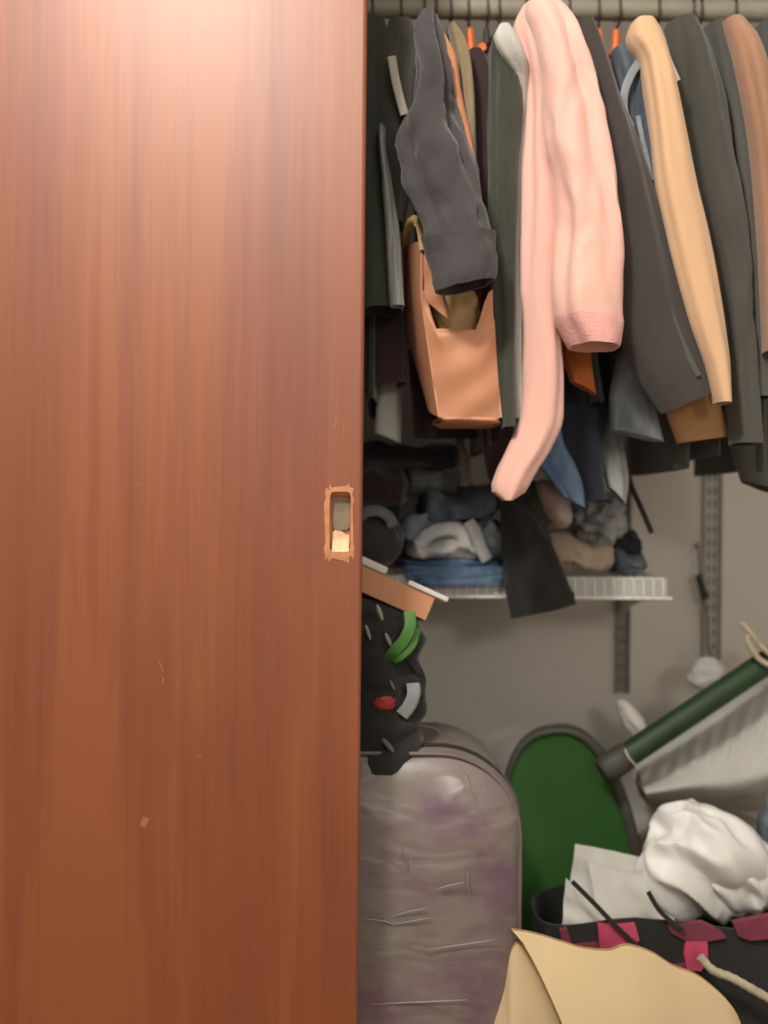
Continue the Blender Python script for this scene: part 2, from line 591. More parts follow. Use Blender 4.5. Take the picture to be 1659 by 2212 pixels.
M['rope'] = cloth('cream_rope', (.55, .47, .33), mottle=60, weave=200)

# ------------------------------------------------------------------ room shell
RX0, RX1, RY0, RY1, RZ = -1.75, 1.12, -1.7, 1.86, 2.45
T = .08
struct(MB().box(RX0 - T, RX1 + T, RY0 - T, RY1 + T, -T, 0).build('floor', M['floor'], smooth=False))
struct(MB().box(RX0 - T, RX1 + T, RY0 - T, RY1 + T, RZ, RZ + T).build('ceiling', M['ceil'], smooth=False))
struct(MB().box(RX0, RX1, RY1, RY1 + T, 0, RZ).build('wall_back', M['wall'], smooth=False))
struct(MB().box(RX0, RX1, RY0 - T, RY0, 0, RZ).build('wall_front', M['room_wall'], smooth=False))
struct(MB().box(RX0 - T, RX0, RY0 - T, RY1 + T, 0, RZ).build('wall_left', M['room_wall'], smooth=False))
struct(MB().box(RX1, RX1 + T, RY0 - T, RY1 + T, 0, RZ).build('wall_right', M['room_wall'], smooth=False))
struct(MB().box(RX0, RX1, 1.11, 1.25, 2.04, RZ).build('wall_header', M['room_wall'], smooth=False))
struct(MB().box(RX0, RX1, 1.095, 1.11, 1.97, 2.06, bev=.004).build('trim_1', M['room_wall'], smooth=False))

# ------------------------------------------------------------------ sliding door with a worn recessed pull
D0 = 1.15
def build_door():
    hx0, hx1 = P(712, 1100, D0).x, P(758, 1100, D0).x
    hz1, hz0 = P(735, 1062, D0).z, P(735, 1192, D0).z
    # right edge follows a slight lean of the panel in its track
    xa = P(782.5, 1106, D0).x
    x0, x1, z0, z1 = -1.45, xa, 0.006, 2.02
    y0, y1 = D0, D0 + .035
    b = .005
    mb = MB()
    xs = [x0, hx0, hx1, x1 - b]
    zs = [z0, hz0, hz1, z1]
    vid = {}
    vs = []
    for i, x in enumerate(xs):
        for j, z in enumerate(zs):
            vid[i, j] = len(vs)
            vs.append((x, y0, z))
    fs = []
    for i in range(3):
        for j in range(3):
            if (i, j) != (1, 1):
                fs.append((vid[i, j], vid[i + 1, j], vid[i + 1, j + 1], vid[i, j + 1]))
    mb.add(vs, fs)
    # rounded right edge, back and other sides
    arc = [(x1 - b + b * math.sin(a), y0 + b - b * math.cos(a)) for a in [0, .39, .79, 1.18, 1.57]]
    arc += [(x1, y1 - b)] + [(x1 - b + b * math.cos(a), y1 - b + b * math.sin(a)) for a in [.39, .79, 1.18, 1.57]] + [(x0, y1), (x0, y0)]
    n = len(arc)
    mb.add([(x, y, z) for z in (z0, z1) for x, y in arc], [(k, k + 1, n + k + 1, n + k) for k in range(n - 1)])
    mb.add([(x0, y0, z0), (x1, y0, z0), (x1, y1, z0), (x0, y1, z0)], [(3, 2, 1, 0)])
    mb.add([(x0, y0, z1), (x1, y0, z1), (x1, y1, z1), (x0, y1, z1)], [(0, 1, 2, 3)])
    door = struct(mb.build('door_1', M['door']))
    # recess: raw wood walls, grey cup, scooped ramp of worn wood at the bottom, its light painted in pale
    yd = y0 + .013
    q = MB()
    zc = P(735, 1150, D0).z
    q.add([(hx0, y0, hz0), (hx1, y0, hz0), (hx1, y0, hz1), (hx0, y0, hz1), (hx0 + .003, yd, hz0), (hx1 - .002, yd, hz0), (hx1 - .002, yd, hz1 - .008), (hx0 + .003, yd, hz1 - .008)],
          [(0, 3, 7, 4), (1, 5, 6, 2), (3, 2, 6, 7), (0, 4, 5, 1)])
    rec = q.build('pull_recess', M['raw_wood'], door, smooth=False)
    # grey back plate with ragged edge
    r = random.Random(4)
    pts = []
    cx, cz = (hx0 + hx1) / 2 + .001, (zc + hz1) / 2
    for k in range(26):
        a = 2 * math.pi * k / 26
        c, s = math.cos(a), math.sin(a)
        pts.append((cx + math.copysign(abs(c) ** .45, c) * (hx1 - hx0) * .46 * r.uniform(.94, 1.02), yd - .0015, cz + math.copysign(abs(s) ** .5, s) * (hz1 - zc) * .46 * r.uniform(.92, 1.03)))
    back = [(p[0], yd + .001, p[2]) for p in pts]
    MB().add(pts + back, [tuple(range(26))] + [(k, k + 26, (k + 1) % 26 + 26, (k + 1) % 26) for k in range(26)]).build('pull_cup', M['cup'], rec, smooth=False)
    MB().add([(hx0, yd + .001, hz0), (hx1, yd + .001, hz0), (hx1, yd + .001, hz1), (hx0, yd + .001, hz1)], [(0, 1, 2, 3)]).build('recess_floor', M['raw_wood'], rec, smooth=False)
    # scooped ramp
    vs, fs = [], []
    nn, mm = 9, 6
    for i in range(nn):
        t = i / (nn - 1)
        for k in range(mm):
            u = k / (mm - 1)
            vs.append((hx0 + .003 + (hx1 - hx0 - .005) * u, y0 + .0005 + .0115 * math.sin(t * 1.57) ** 1.2 + r.uniform(-.0006, .0006), hz0 + (zc - hz0) * t + .004 * math.sin(u * 5) * (t > .9)))
    for i in range(nn - 1):
        for k in range(mm - 1):
            fs.append((i * mm + k, i * mm + k + 1, (i + 1) * mm + k + 1, (i + 1) * mm + k))
    MB().add(vs, fs).build('worn_ramp', M['lit_worn_wood'], rec)
    # chipped veneer border around the opening
    ox0, ox1, oz0, oz1 = P(702, 1100, D0).x, P(765, 1100, D0).x, P(735, 1214, D0).z, P(735, 1046, D0).z
    outer, inner = [], []
    K = 44
    for k in range(K):
        a = 2 * math.pi * (k + .5) / K
        c, s = math.cos(a), math.sin(a)
        e = .28
        fx, fz = math.copysign(abs(c) ** e, c), math.copysign(abs(s) ** e, s)
        j = r.uniform(-.0022, .0016)
        outer.append(((ox0 + ox1) / 2 + fx * ((ox1 - ox0) / 2 + j), y0 - .0004, (oz0 + oz1) / 2 + fz * ((oz1 - oz0) / 2 + r.uniform(-.006, .003))))
        inner.append(((hx0 + hx1) / 2 + fx * (hx1 - hx0) / 2 * 1.0, y0 - .0006, (hz0 + hz1) / 2 + fz * (hz1 - hz0) / 2))
    fs = [(k, (k + 1) % K, K + (k + 1) % K, K + k) for k in range(K)]
    vs = outer + inner + [(p[0], y0 + .0004, p[2]) for p in outer]
    fs += [(k, 2 * K + k, 2 * K + (k + 1) % K, (k + 1) % K) for k in range(K)]
    MB().add(vs, fs).build('chipped_border', M['raw_wood'], door, smooth=False)
    # small scratches and chips in the varnish
    for px, py, w, h, a in ((725, 912, 3, 20, .1), (432, 1632, 14, 3, -.3), (312, 1776, 14, 22, .3), (348, 1440, 3, 22, -.4), (742, 925, 2, 40, 0), (300, 1045, 8, 3, .2), (352, 1470, 4, 12, .2)):
        c = P(px, py, D0)
        s = D0 / F_PX / 2
        rot = Matrix.Rotation(a, 3, 'Y')
        MB().box(c.x - w * s, c.x + w * s, D0 - .0003, D0 + .0003, c.z - h * s, c.z + h * s, rot=rot).build('scratch', M['scratch'], door, smooth=False)
    return door
M['scratch'] = plain('scratch_wood', (.34, .13, .055), .6, var=.2, scale=80)
build_door()

# ------------------------------------------------------------------ ceiling lamp behind the photographer
def build_lamp():
    t = thing('ceiling_lamp', 'round frosted ceiling lamp on the bedroom ceiling in front of the closet', 'lamp', (LAMP.x, LAMP.y, RZ))
    mb = MB()
    prof = [(.0, 0.0), (.15, 0.0), (.155, -.012), (.15, -.022), (.0, -.022)]
    def lathe(prof, n=32):
        vs, fs = [], []
        for r_, z in prof:
            for k in range(n):
                a = 2 * math.pi * k / n
                vs.append((LAMP.x + max(r_, .0005) * math.cos(a), LAMP.y + max(r_, .0005) * math.sin(a), RZ - .001 + z))
        for i in range(len(prof) - 1):
            for k in range(n):
                fs.append((i * n + k, i * n + (k + 1) % n, (i + 1) * n + (k + 1) % n, (i + 1) * n + k))
        return vs, fs
    MB().add(*lathe(prof)).build('base_plate', M['wire_white'], t)
    gm, nt, b = new_mat('lamp_glass')
    b.inputs['Base Color'].default_value = (.9, .85, .75, 1)
    b.inputs['Emission Color'].default_value = (1, .94, .84, 1)
    b.inputs['Emission Strength'].default_value = 9.0
    MB().add(*lathe([(.14, -.022), (.135, -.05), (.11, -.075), (.06, -.092), (.0, -.097)])).build('glass_shade', gm, t)
    ld = bpy.data.lights.new('lamp_light', 'POINT')
    ld.energy = LAMP_WATTS
    ld.color = (1, .95, .86)
    ld.shadow_soft_size = .10
    lo = bpy.data.objects.new('lamp_light', ld)
    C.objects.link(lo)
    lo.location = LAMP - Vector((0, 0, .12))
build_lamp()

def build_fill_lamp():  # added lamp, out of view, to brighten the shelf and back wall
    L = FILL_LAMP
    t = thing('fill_lamp', 'unseen standing lamp with a drum shade, added behind the photographer as fill light', 'lamp', (L.x, L.y, 0))
    def lathe(prof, n=32):
        vs = [(L.x + r_ * math.cos(2 * math.pi * k / n), L.y + r_ * math.sin(2 * math.pi * k / n), z) for r_, z in prof for k in range(n)]
        fs = [(i * n + k, i * n + (k + 1) % n, (i + 1) * n + (k + 1) % n, (i + 1) * n + k) for i in range(len(prof) - 1) for k in range(n)]
        return vs, fs
    MB().add(*lathe([(.001, .0), (.15, .0), (.15, .015), (.03, .03), (.012, .05), (.001, .05)])).build('base', M['metal_grey'], t)
    MB().tube([(L.x, L.y, .04), (L.x, L.y, L.z - .06)], .011, 14).build('pole', M['metal_grey'], t)
    MB().add(*lathe([(.17, L.z - .19), (.172, L.z - .19), (.142, L.z - .02), (.14, L.z - .02), (.17, L.z - .19)])).build('shade', M['ceil'], t)
    gm, nt, b = new_mat('fill_bulb_glass')
    b.inputs['Emission Color'].default_value = (1, .94, .84, 1)
    b.inputs['Emission Strength'].default_value = 12.0
    MB().add(*lathe([(.001, L.z - .06), (.02, L.z - .05), (.035, L.z), (.02, L.z + .03), (.001, L.z + .035)])).build('bulb', gm, t)
    ld = bpy.data.lights.new('fill_lamp_light', 'POINT')
    ld.energy = FILL_LAMP_WATTS
    ld.color = (1, .95, .86)
    ld.shadow_soft_size = .14
    lo = bpy.data.objects.new('fill_lamp_light', ld)
    C.objects.link(lo)
    lo.location = L + Vector((0, 0, .12))
build_fill_lamp()

# ------------------------------------------------------------------ hanging rail and hangers
ROD_Y, ROD_R = 1.50, .0165
ROD_Z = P(1200, 20, ROD_Y).z
def build_rod():
    t = thing('closet_rod', 'pale round hanging rail across the top of the closet', 'rail', (.0, ROD_Y, ROD_Z))
    MB().tube([(-1.2, ROD_Y, ROD_Z), (RX1 - .004, ROD_Y, ROD_Z)], ROD_R, 28).build('rail', M['rod'], t)
    for x in (-1.2, RX1 - .008):
        MB().tube([(x - .006, ROD_Y, ROD_Z), (x + .006, ROD_Y, ROD_Z)], .03, 24).build('end_socket', M['metal_grey'], t)
    MB().box(-1.21, -1.19, ROD_Y - .02, RY1 - .001, ROD_Z - .035, ROD_Z - .018).build('support_arm', M['metal_grey'], t, smooth=False)
build_rod()

def hanger(px_hook, mat, label, drop=0.0, lean=0.0, xs=None, thick=.005, group='hangers on the closet rail', span=.165, nl=.032):
    """hook over the rail, sloping arms across it; px_hook is where it sits on the rail"""
    x = P(px_hook, 20, ROD_Y).x if xs is None else xs
    t = thing('clothes_hanger', label, 'hanger', (x, ROD_Y, ROD_Z), group)
    R = ROD_R + .0022
    pts = []
    for k in range(15):
        a = math.radians(-35 + 215 * k / 14)
        pts.append((x, ROD_Y + R * math.cos(a), ROD_Z + R * math.sin(a)))
    pts += [(x + .002, ROD_Y - R * .7, ROD_Z - .020), (x + lean * .3, ROD_Y, ROD_Z - .030), (x + lean * .6, ROD_Y, ROD_Z - .040)]
    MB().tube(smooth_path(pts, 48), .0021, 8).build('hook', M['hook'], t)
    zn = ROD_Z - .034 - drop
    MB().tube([(x + lean * .5, ROD_Y, zn), (x + lean, ROD_Y, zn - nl)], [thick * .9, thick * 1.2], 10).build('neck', mat, t)
    zs = zn - nl + .002
    for s in (-1, 1):
        arm = smooth_path([(x + lean, ROD_Y, zs), (x + lean, ROD_Y + s * span * .4, zs - .022), (x + lean, ROD_Y + s * span, zs - .062)], 12)
        MB().tube(arm, thick, 8).build('arm', mat, t)
    MB().tube([(x + lean, ROD_Y - span, zs - .062), (x + lean, ROD_Y + span, zs - .062)], thick * .7, 8).build('crossbar', mat, t)
    return t

def hook_px(x):
    return W_PX / 2 + x * F_PX / ROD_Y

def garment(name, label, cat, mat, stations, d, hd, z_hem=None, hw=.013, dx=0.0, seed=1, amp=.004, tilt=0, cuff=None, cuffmat=None, group='clothes hanging on the closet rail',
            hang=None, lean=0.0, wr=.35, wf=9, body=True, follow=.7, y1=1.68, neck=None, y0=None, thick=.005, ks=(2, 3, 5, 7), part='sleeve', hanglabel=None):
    if not body and group.startswith('clothes'):
        # hangs from the crossbar of a hanger inside its neighbour
        s0 = stations[0]
        d0 = s0[3] if len(s0) > 3 and s0[3] else d
        c = W_PX / 2 + ((s0[1] + s0[2]) / 2 - W_PX / 2) * d0 / 1.5
        stations = [(200, c - 6, c + 6, 1.5, .035), (max(s0[0] - 60, 220), c * .3 + .7 * (s0[1] + s0[2]) / 2 - 8, c * .3 + .7 * (s0[1] + s0[2]) / 2 + 8, (1.5 + d0) / 2, hd)] + list(stations)
    v, f, rings = loft(stations, d, hd, seed, amp, n=56 if not body else 44, tilt=tilt, wr=wr, wf=wf, ks=ks)
    top = rings[0][0]
    xt = float(np.mean([r[0].x for r in rings[2:8]])) + dx
    t = thing(name, label, cat, (xt, ROD_Y, min(q.z for q in v)), group)
    sl = mesh_obj(part, v, f, mat, t)
    if cuff:
        n = len(rings)
        vs, fs = band_ring(v, 44, int(n * cuff), n - 1, .0036)
        mesh_obj('cuff', vs, fs, cuffmat or mat, sl)
    if body:
        zh = z_hem if z_hem is not None else rings[-1][0].z
        yy0 = max(y0 if y0 else d + hd * .9, 1.375)
        vb, fb = torso(rings, zh, dx, hw * .62, yy0, y1, neck or (ROD_Z - (.084 if hang is ORA else .055)), seed + 50, .0022, min(follow, .35))
        mesh_obj('body', vb, fb, mat, t)
    if hang:
        if hang is ORA:
            hanger(None, hang, hanglabel, lean=lean, xs=xt - lean, thick=.0065, nl=.052)
        else:
            hanger(None, hang, hanglabel, lean=lean, xs=xt - lean, thick=thick)
    return t, rings

ORA, WIR = M['orange'], M['blackpl']
HW = M['wire_white']
HL = '{} clothes hanger holding the {}'

# --- leftmost dark garments beside the door
garment('jacket', 'blackish green jacket hanging closest to the door edge', 'jacket', M['c_dgreen'],
        [(58, 760, 835), (100, 758, 842), (300, 765, 846), (500, 772, 858), (672, 780, 872)], 1.33, .035, seed=1, amp=.006, z_hem=1.12, hang=WIR, hanglabel=HL.format('black', 'blackish green jacket by the door'))
garment('satin_blouse', 'narrow silver grey satin blouse edge hanging beside the door', 'blouse', M['c_silver'],
        [(300, 818, 832), (400, 826, 846), (500, 833, 860), (600, 838, 868), (662, 842, 874)], 1.285, .012, seed=2, amp=.003, z_hem=1.2, body=False)
garment('shirt', 'dark grey shirt between the satin blouse and the charcoal jacket', 'shirt', M['c_dgrey'],
        [(58, 838, 892), (110, 836, 905), (220, 838, 905), (330, 842, 893), (420, 846, 884), (490, 850, 872)], 1.32, .03, seed=3, amp=.006, z_hem=1.30, y0=1.43, hw=.010, follow=.2, hang=WIR, hanglabel=HL.format('black', 'dark grey shirt left of the charcoal jacket'))
# cream strap on the dark shirt
MBs = MB().tube(smooth_path([P(846, 122, 1.283), P(853, 165, 1.281), (P(862, 205, 1.281)), P(874, 248, 1.282)], 14), 0, 10, flat=(.006, .0015, (0, -1, 0)))
tag(MBs.build('garment_strap', M['c_cream']), 'short cream strap lying on the dark grey shirt', 'strap')
garment('jumper', 'dark maroon jumper with low hem behind the satin blouse', 'jumper', M['c_maroon'],
        [(560, 770, 868), (700, 778, 882), (838, 785, 880)], 1.42, .04, seed=4, amp=.005, body=False, part='front', tilt=-20)
garment('undershirt', 'pale grey shirt tail showing under the maroon jumper', 'shirt', M['c_white'],
        [(780, 818, 868), (860, 812, 866), (945, 806, 864)], 1.47, .02, seed=5, amp=.003, body=False, part='tail', tilt=24)

# --- charcoal jacket with its sleeve hanging in front
garment('jacket', 'charcoal jacket with a crumpled sleeve hanging over the tan leather bag', 'jacket', M['c_char'],
        [(44, 905, 945, 1.30), (75, 893, 955, 1.285), (150, 900, 972, 1.27), (220, 890, 988, 1.26), (290, 866, 1004, 1.25), (390, 884, 1036, 1.24), (470, 922, 1046, 1.235), (490, 930, 1046, 1.234), (510, 932, 1058, 1.233), (560, 940, 1062, 1.232), (620, 950, 1064, 1.23)],
        1.25, .032, seed=6, amp=.008, wr=.75, wf=9, cuff=.81, z_hem=1.30, hw=.012, y0=1.42, follow=.2, tilt=-26, hang=WIR, hanglabel=HL.format('black', 'charcoal jacket'))
garment('blouse', 'salmon orange blouse edge showing beside the charcoal jacket', 'blouse', M['c_salmon'],
        [(84, 948, 964), (130, 957, 986), (200, 968, 996), (300, 996, 1018), (400, 1018, 1036), (485, 1034, 1050)], 1.29, .016, seed=7, amp=.002, z_hem=1.28, hw=.006, y0=1.42, follow=.2, hang=ORA, hanglabel=HL.format('orange', 'salmon orange blouse'), lean=.008)
garment('shirt', 'olive khaki shirt hanging right of the salmon blouse', 'shirt', M['c_olive'],
        [(62, 968, 985), (90, 974, 1004), (150, 986, 1018), (240, 996, 1024), (330, 1006, 1028), (400, 1014, 1030)], 1.315, .02, seed=8, amp=.003, z_hem=1.28, hw=.007, y0=1.42, follow=.2, hang=WIR, hanglabel=HL.format('black', 'olive khaki shirt'))
garment('shirt', 'dark plum shirt between the olive shirt and the green jacket', 'shirt', M['c_maroon'],
        [(112, 1012, 1042), (140, 1016, 1056), (250, 1024, 1062), (400, 1036, 1064), (600, 1050, 1072), (860, 1076, 1092)], 1.345, .014, seed=9, amp=.003, z_hem=1.1, hw=.008, y0=1.42, follow=.3, hang=ORA, hanglabel=HL.format('orange', 'dark plum shirt'), lean=.008)
garment('jacket', 'dark green jacket with long straight folds left of the white shirt', 'jacket', M['c_dgreen'],
        [(84, 1062, 1100), (120, 1056, 1116), (220, 1054, 1122), (400, 1054, 1110), (600, 1060, 1108), (780, 1070, 1106), (925, 1084, 1110)], 1.315, .03, seed=10, amp=.005, z_hem=1.05, hw=.010, dx=-.005, follow=.2, hang=WIR, hanglabel=HL.format('black', 'dark green jacket'))
garment('shirt', 'white shirt mostly hidden behind the pink sweatshirt', 'shirt', M['c_white'],
        [(58, 1076, 1102, 1.28), (80, 1066, 1118, 1.275), (120, 1082, 1134, 1.28), (170, 1112, 1140, 1.3), (260, 1114, 1136), (450, 1108, 1129), (650, 1108, 1128), (760, 1105, 1128), (905, 1108, 1130)], 1.325, .012, seed=11, amp=.002, z_hem=1.08, hw=.008, dx=.004, y0=1.36, follow=.2, hang=ORA, hanglabel=HL.format('orange', 'white shirt'), lean=.006)

# --- tan leather bag hanging half open under the charcoal sleeve
def leather_bag():
    t = thing('leather_bag', 'tan leather tote bag hanging open under the charcoal sleeve', 'bag', P(990, 900, 1.34))
    dF, dB = 1.29, 1.40
    # front panel: grid between traced edges, real thickness, bulged
    def panel(L, R, bulge, thick, d, n=26, m=18, seed=1, dip=0):
        vs, fs = [], []
        for i in range(n):
            tt = i / (n - 1)
            a = P(interp([q[0] for q in L], [q[1] for q in L], tt), interp([q[0] for q in L], [q[2] for q in L], tt), d)
            b = P(interp([q[0] for q in R], [q[1] for q in R], tt), interp([q[0] for q in R], [q[2] for q in R], tt), d)
            for k in range(m):
                u = k / (m - 1)
                p = a.lerp(b, u)
                p.z -= dip * d / F_PX * min(1, 2.6 * math.sin(math.pi * u) ** 2) * (1 - tt) ** 2
                p.y -= bulge * math.sin(math.pi * u) * (0.35 + .65 * math.sin(math.pi * min(tt * .9 + .1, 1)))
                p.y += .004 * math.sin(4 * u + 7 * tt + seed) * math.sin(9 * tt + 2 * u)
                vs.append(p)
        nb = len(vs)
        vs += [Vector((p.x, p.y + thick, p.z)) for p in vs]
        for i in range(n - 1):
            for k in range(m - 1):
                q = i * m + k
                fs.append((q, q + m, q + m + 1, q + 1))
                fs.append((nb + q, nb + q + 1, nb + q + m + 1, nb + q + m))
        rim = [k for k in range(m)] + [i * m + m - 1 for i in range(1, n)] + [(n - 1) * m + k for k in range(m - 2, -1, -1)] + [i * m for i in range(n - 2, 0, -1)]
        for j in range(len(rim)):
            a_, b_ = rim[j], rim[(j + 1) % len(rim)]
            fs.append((a_, b_, nb + b_, nb + a_))
        return vs, fs
    L = [(0, 906, 620), (.2, 911, 665), (.6, 930, 790), (1, 946, 902)]
    R = [(0, 1064, 626), (.2, 1066, 680), (.6, 1074, 800), (1, 1080, 904)]
    v, f = panel(L, R, .018, .004, dF, dip=90)
    mesh_obj('front_panel', v, f, M['leather'], t)
    # corner flap rising at the left
    v, f = panel([(0, 912, 500), (.5, 906, 560), (1, 908, 640)], [(0, 920, 500), (.5, 944, 590), (1, 968, 690)], .006, .004, dF + .006, 16, 8, 2)
    mesh_obj('corner_flap', v, f, M['leather'], t)
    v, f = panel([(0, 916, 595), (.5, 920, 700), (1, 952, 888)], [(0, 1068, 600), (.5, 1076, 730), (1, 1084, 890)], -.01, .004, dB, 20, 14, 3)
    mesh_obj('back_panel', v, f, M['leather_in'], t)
    # side gusset going back from the left front edge
    def gusset(path_f, path_b, name, mat, m=8):
        vs, fs = [], []
        for (a, b) in zip(path_f, path_b):
            for k in range(m):
                u = k / (m - 1)
                p = a.lerp(b, u)
                p.x -= .006 * math.sin(math.pi * u)
                vs.append(p)
        n = len(path_f)
        nb = len(vs)
        vs += [p + Vector((.003, 0, 0)) for p in vs]
        for i in range(n - 1):
            for k in range(m - 1):
                q = i * m + k
                fs += [(q, q + 1, q + m + 1, q + m), (nb + q, nb + q + m, nb + q + m + 1, nb + q + 1)]
        rim = list(range(m)) + [i * m + m - 1 for i in range(1, n)] + [(n - 1) * m + k for k in range(m - 2, -1, -1)] + [i * m for i in range(n - 2, 0, -1)]
        for j in range(len(rim)):
            a_, b_ = rim[j], rim[(j + 1) % len(rim)]
            fs.append((a_, b_, nb + b_, nb + a_))
        mesh_obj(name, vs, fs, mat, t)
    gusset([P(908, 520, dF), P(908, 640, dF), P(922, 740, dF), P(946, 900, dF)], [P(868, 540, dB), P(872, 640, dB), P(878, 730, dB), P(926, 880, dB)], 'side_panel', M['leather'])
    gusset([P(1064, 690, dF + .003), P(1070, 790, dF + .003), P(1080, 902, dF + .003)], [P(1066, 610, dB), P(1074, 760, dB), P(1082, 888, dB)], 'side_panel', M['leather'])
    v, f = folded(P(948, 900, dF).x, P(1080, 900, dF).x, P(1000, 914, dF).z, P(1000, 898, dF).z, dF - .006, dB, 1, 3, rough=.001)
    mesh_obj('base_seam', v, f, M['leather'], t)
    MB().tube(smooth_path([P(880, 640, dB - .01), P(874, 545, dB - .03), P(882, 498, dF + .03), P(900, 478, dF + .005), P(912, 490, dF), P(920, 540, dF)], 26), 0, 10, flat=(.010, .002, (.4, -.9, 0))).build('handle', M['paper_tan'], t)
    v, f = crumple(P(985, 700, 1.345), (.036, .03, .06), 8, .3, 1.4, 30, 44)
    mesh_obj('paper_filling', v, f, M['paper_tan'], t)
leather_bag()

# --- pink sweatshirt
def pink():
    d = 1.265
    t = thing('sweatshirt', 'pale pink sweatshirt with ribbed cuff, brightest of the hanging clothes', 'sweatshirt', P(1170, 1070, 1.3), 'clothes hanging on the closet rail')
    st = [(13, 1150, 1196, 1.30, .03), (30, 1134, 1216, 1.29), (60, 1150, 1238, 1.275), (120, 1172, 1258), (210, 1180, 1288), (300, 1184, 1306), (400, 1208, 1320), (480, 1214, 1328), (560, 1204, 1334), (640, 1199, 1337), (690, 1206, 1337), (720, 1222, 1334), (750, 1236, 1332)]
    v, f, rings = loft(st, d, .042, 21, .007, n=60, tilt=4, wr=.5, wf=7)
    sl = mesh_obj('sleeve', v, f, M['c_pink'], t)
    n = len(rings)
    vs, fs = band_ring(v, 44, int(n * .915), n - 1, .0016, .35)
    mesh_obj('cuff', vs, fs, M['c_pinkrib'], sl)
    st2 = [(22, 1126, 1170, 1.315), (60, 1108, 1184, 1.31), (140, 1128, 1190, 1.305), (220, 1136, 1196), (350, 1130, 1216), (480, 1126, 1222), (600, 1124, 1214), (720, 1130, 1210), (820, 1132, 1216), (900, 1124, 1214), (970, 1096, 1188), (1020, 1072, 1156), (1050, 1062, 1140), (1066, 1064, 1130), (1076, 1074, 1118), (1081, 1086, 1106)]
    v, f, rings2 = loft(st2, 1.315, .026, 22, .004, n=60, hem=.006, wr=.4)
    mesh_obj('sleeve', v, f, M['c_pink'], t)
    vb, fb = torso(rings2[:46], 1.14, .008, .02, 1.345, 1.68, ROD_Z - .052, 71, .004, .2)
    mesh_obj('body', vb, fb, M['c_pink'], t)
    hanger(None, M['wire_white'], HL.format('white', 'pink sweatshirt'), xs=rings2[6][0].x + .012)
pink()
garment('blouse', 'rust orange blouse hem below the pink cuff', 'blouse', M['c_rust'],
        [(560, 1206, 1262), (700, 1206, 1268), (770, 1212, 1278), (838, 1232, 1288)], 1.36, .012, seed=23, amp=.003, body=False, part='front', tilt=30)
garment('trousers', 'black navy trousers hanging in the shadow under the pink cuff', 'trousers', M['c_navy'],
        [(420, 1230, 1330), (700, 1214, 1330), (850, 1200, 1322), (1000, 1212, 1298), (1080, 1246, 1306)], 1.45, .03, seed=24, amp=.005, body=False, part='leg')
garment('shirt', 'dark maroon cloth standing for the shaded inside beside the pink tail', 'shirt', M['c_maroon'],  # shaded inside of the sweatshirt, its darkness put into the cloth colour
        [(820, 1040, 1118), (930, 1040, 1112), (1010, 1050, 1100), (1056, 1062, 1092)], 1.40, .02, seed=25, amp=.003, body=False, part='tail')

# --- right of the pink sweatshirt
garment('coat', 'large dark charcoal coat hanging right of the pink sweatshirt', 'coat', M['c_coat'],
        [(62, 1236, 1282, 1.30), (100, 1244, 1300), (200, 1262, 1334), (300, 1284, 1372), (400, 1300, 1404), (500, 1316, 1432), (600, 1326, 1460), (700, 1334, 1490), (780, 1366, 1512), (872, 1430, 1534)], 1.30, .034, seed=31, amp=.005, tilt=-44, z_hem=1.12, hw=.014, follow=.4, hang=WIR, hanglabel=HL.format('black', 'dark charcoal coat'), wr=.2)
def coat_seam():
    o = [x for x in bpy.data.objects if x.get('label', '').startswith('large dark charcoal coat')][0]
    o = [c for c in o.children if c.name.startswith('sleeve')][0]
    pts = [P(x, y, 1.268) for x, y in ((1352, 330), (1382, 440), (1400, 520), (1428, 590), (1450, 680), (1478, 750), (1508, 812))]
    MB().tube(smooth_path(pts, 30), 0, 8, flat=(.004, .0016, (0, -1, 0))).build('piping', M['c_dslate'], o)
coat_seam()
garment('denim_shirt', 'faded blue denim shirt with pale collar beside the tan coat', 'shirt', M['denim_s'],
        [(112, 1322, 1352), (134, 1326, 1380), (165, 1334, 1396), (250, 1344, 1404), (330, 1362, 1412), (420, 1392, 1424), (520, 1420, 1440)], 1.32, .022, seed=32, amp=.004, z_hem=1.15, hw=.010, follow=.4, hang=ORA, hanglabel=HL.format('orange', 'faded denim shirt'), lean=.008)
def collar():
    o = [x for x in bpy.data.objects if x.get('label', '').startswith('faded blue denim shirt')][0]
    o = [c for c in o.children if c.name.startswith('sleeve')][0]
    MB().tube(smooth_path([P(1384, 130, 1.291), P(1364, 160, 1.288), P(1349, 200, 1.288), P(1348, 240, 1.289), P(1362, 275, 1.29)], 24), 0, 10, flat=(.006, .002, (0, -1, 0))).build('collar', M['denim_l'], o)
    MB().tube(smooth_path([P(1378, 250, 1.29), P(1388, 300, 1.29), P(1400, 350, 1.291), P(1408, 390, 1.292)], 16), 0, 8, flat=(.0035, .0012, (0, -1, 0))).build('placket', M['denim_l'], o)
collar()
garment('coat', 'light tan coat with a long smooth sleeve right of the denim shirt', 'coat', M['c_tan'],
        [(56, 1360, 1412, 1.295), (84, 1352, 1430, 1.285), (130, 1382, 1442, 1.28), (200, 1394, 1458), (300, 1406, 1478), (400, 1416, 1498), (500, 1436, 1522), (600, 1460, 1542), (700, 1488, 1558), (800, 1524, 1571), (872, 1542, 1574)], 1.275, .028, seed=33, amp=.0025, z_hem=1.10, hw=.012, follow=.5, hang=ORA, hanglabel=HL.format('orange', 'light tan coat'), wr=.1, lean=-.004, thick=.006)
garment('coat_skirt', 'tan brown hem of a coat hanging below the dark charcoal coat', 'coat', M['c_tan2'],
        [(640, 1410, 1480), (760, 1416, 1520), (850, 1428, 1548), (950, 1462, 1578)], 1.352, .016, seed=34, amp=.003, body=False, part='skirt', tilt=-16)
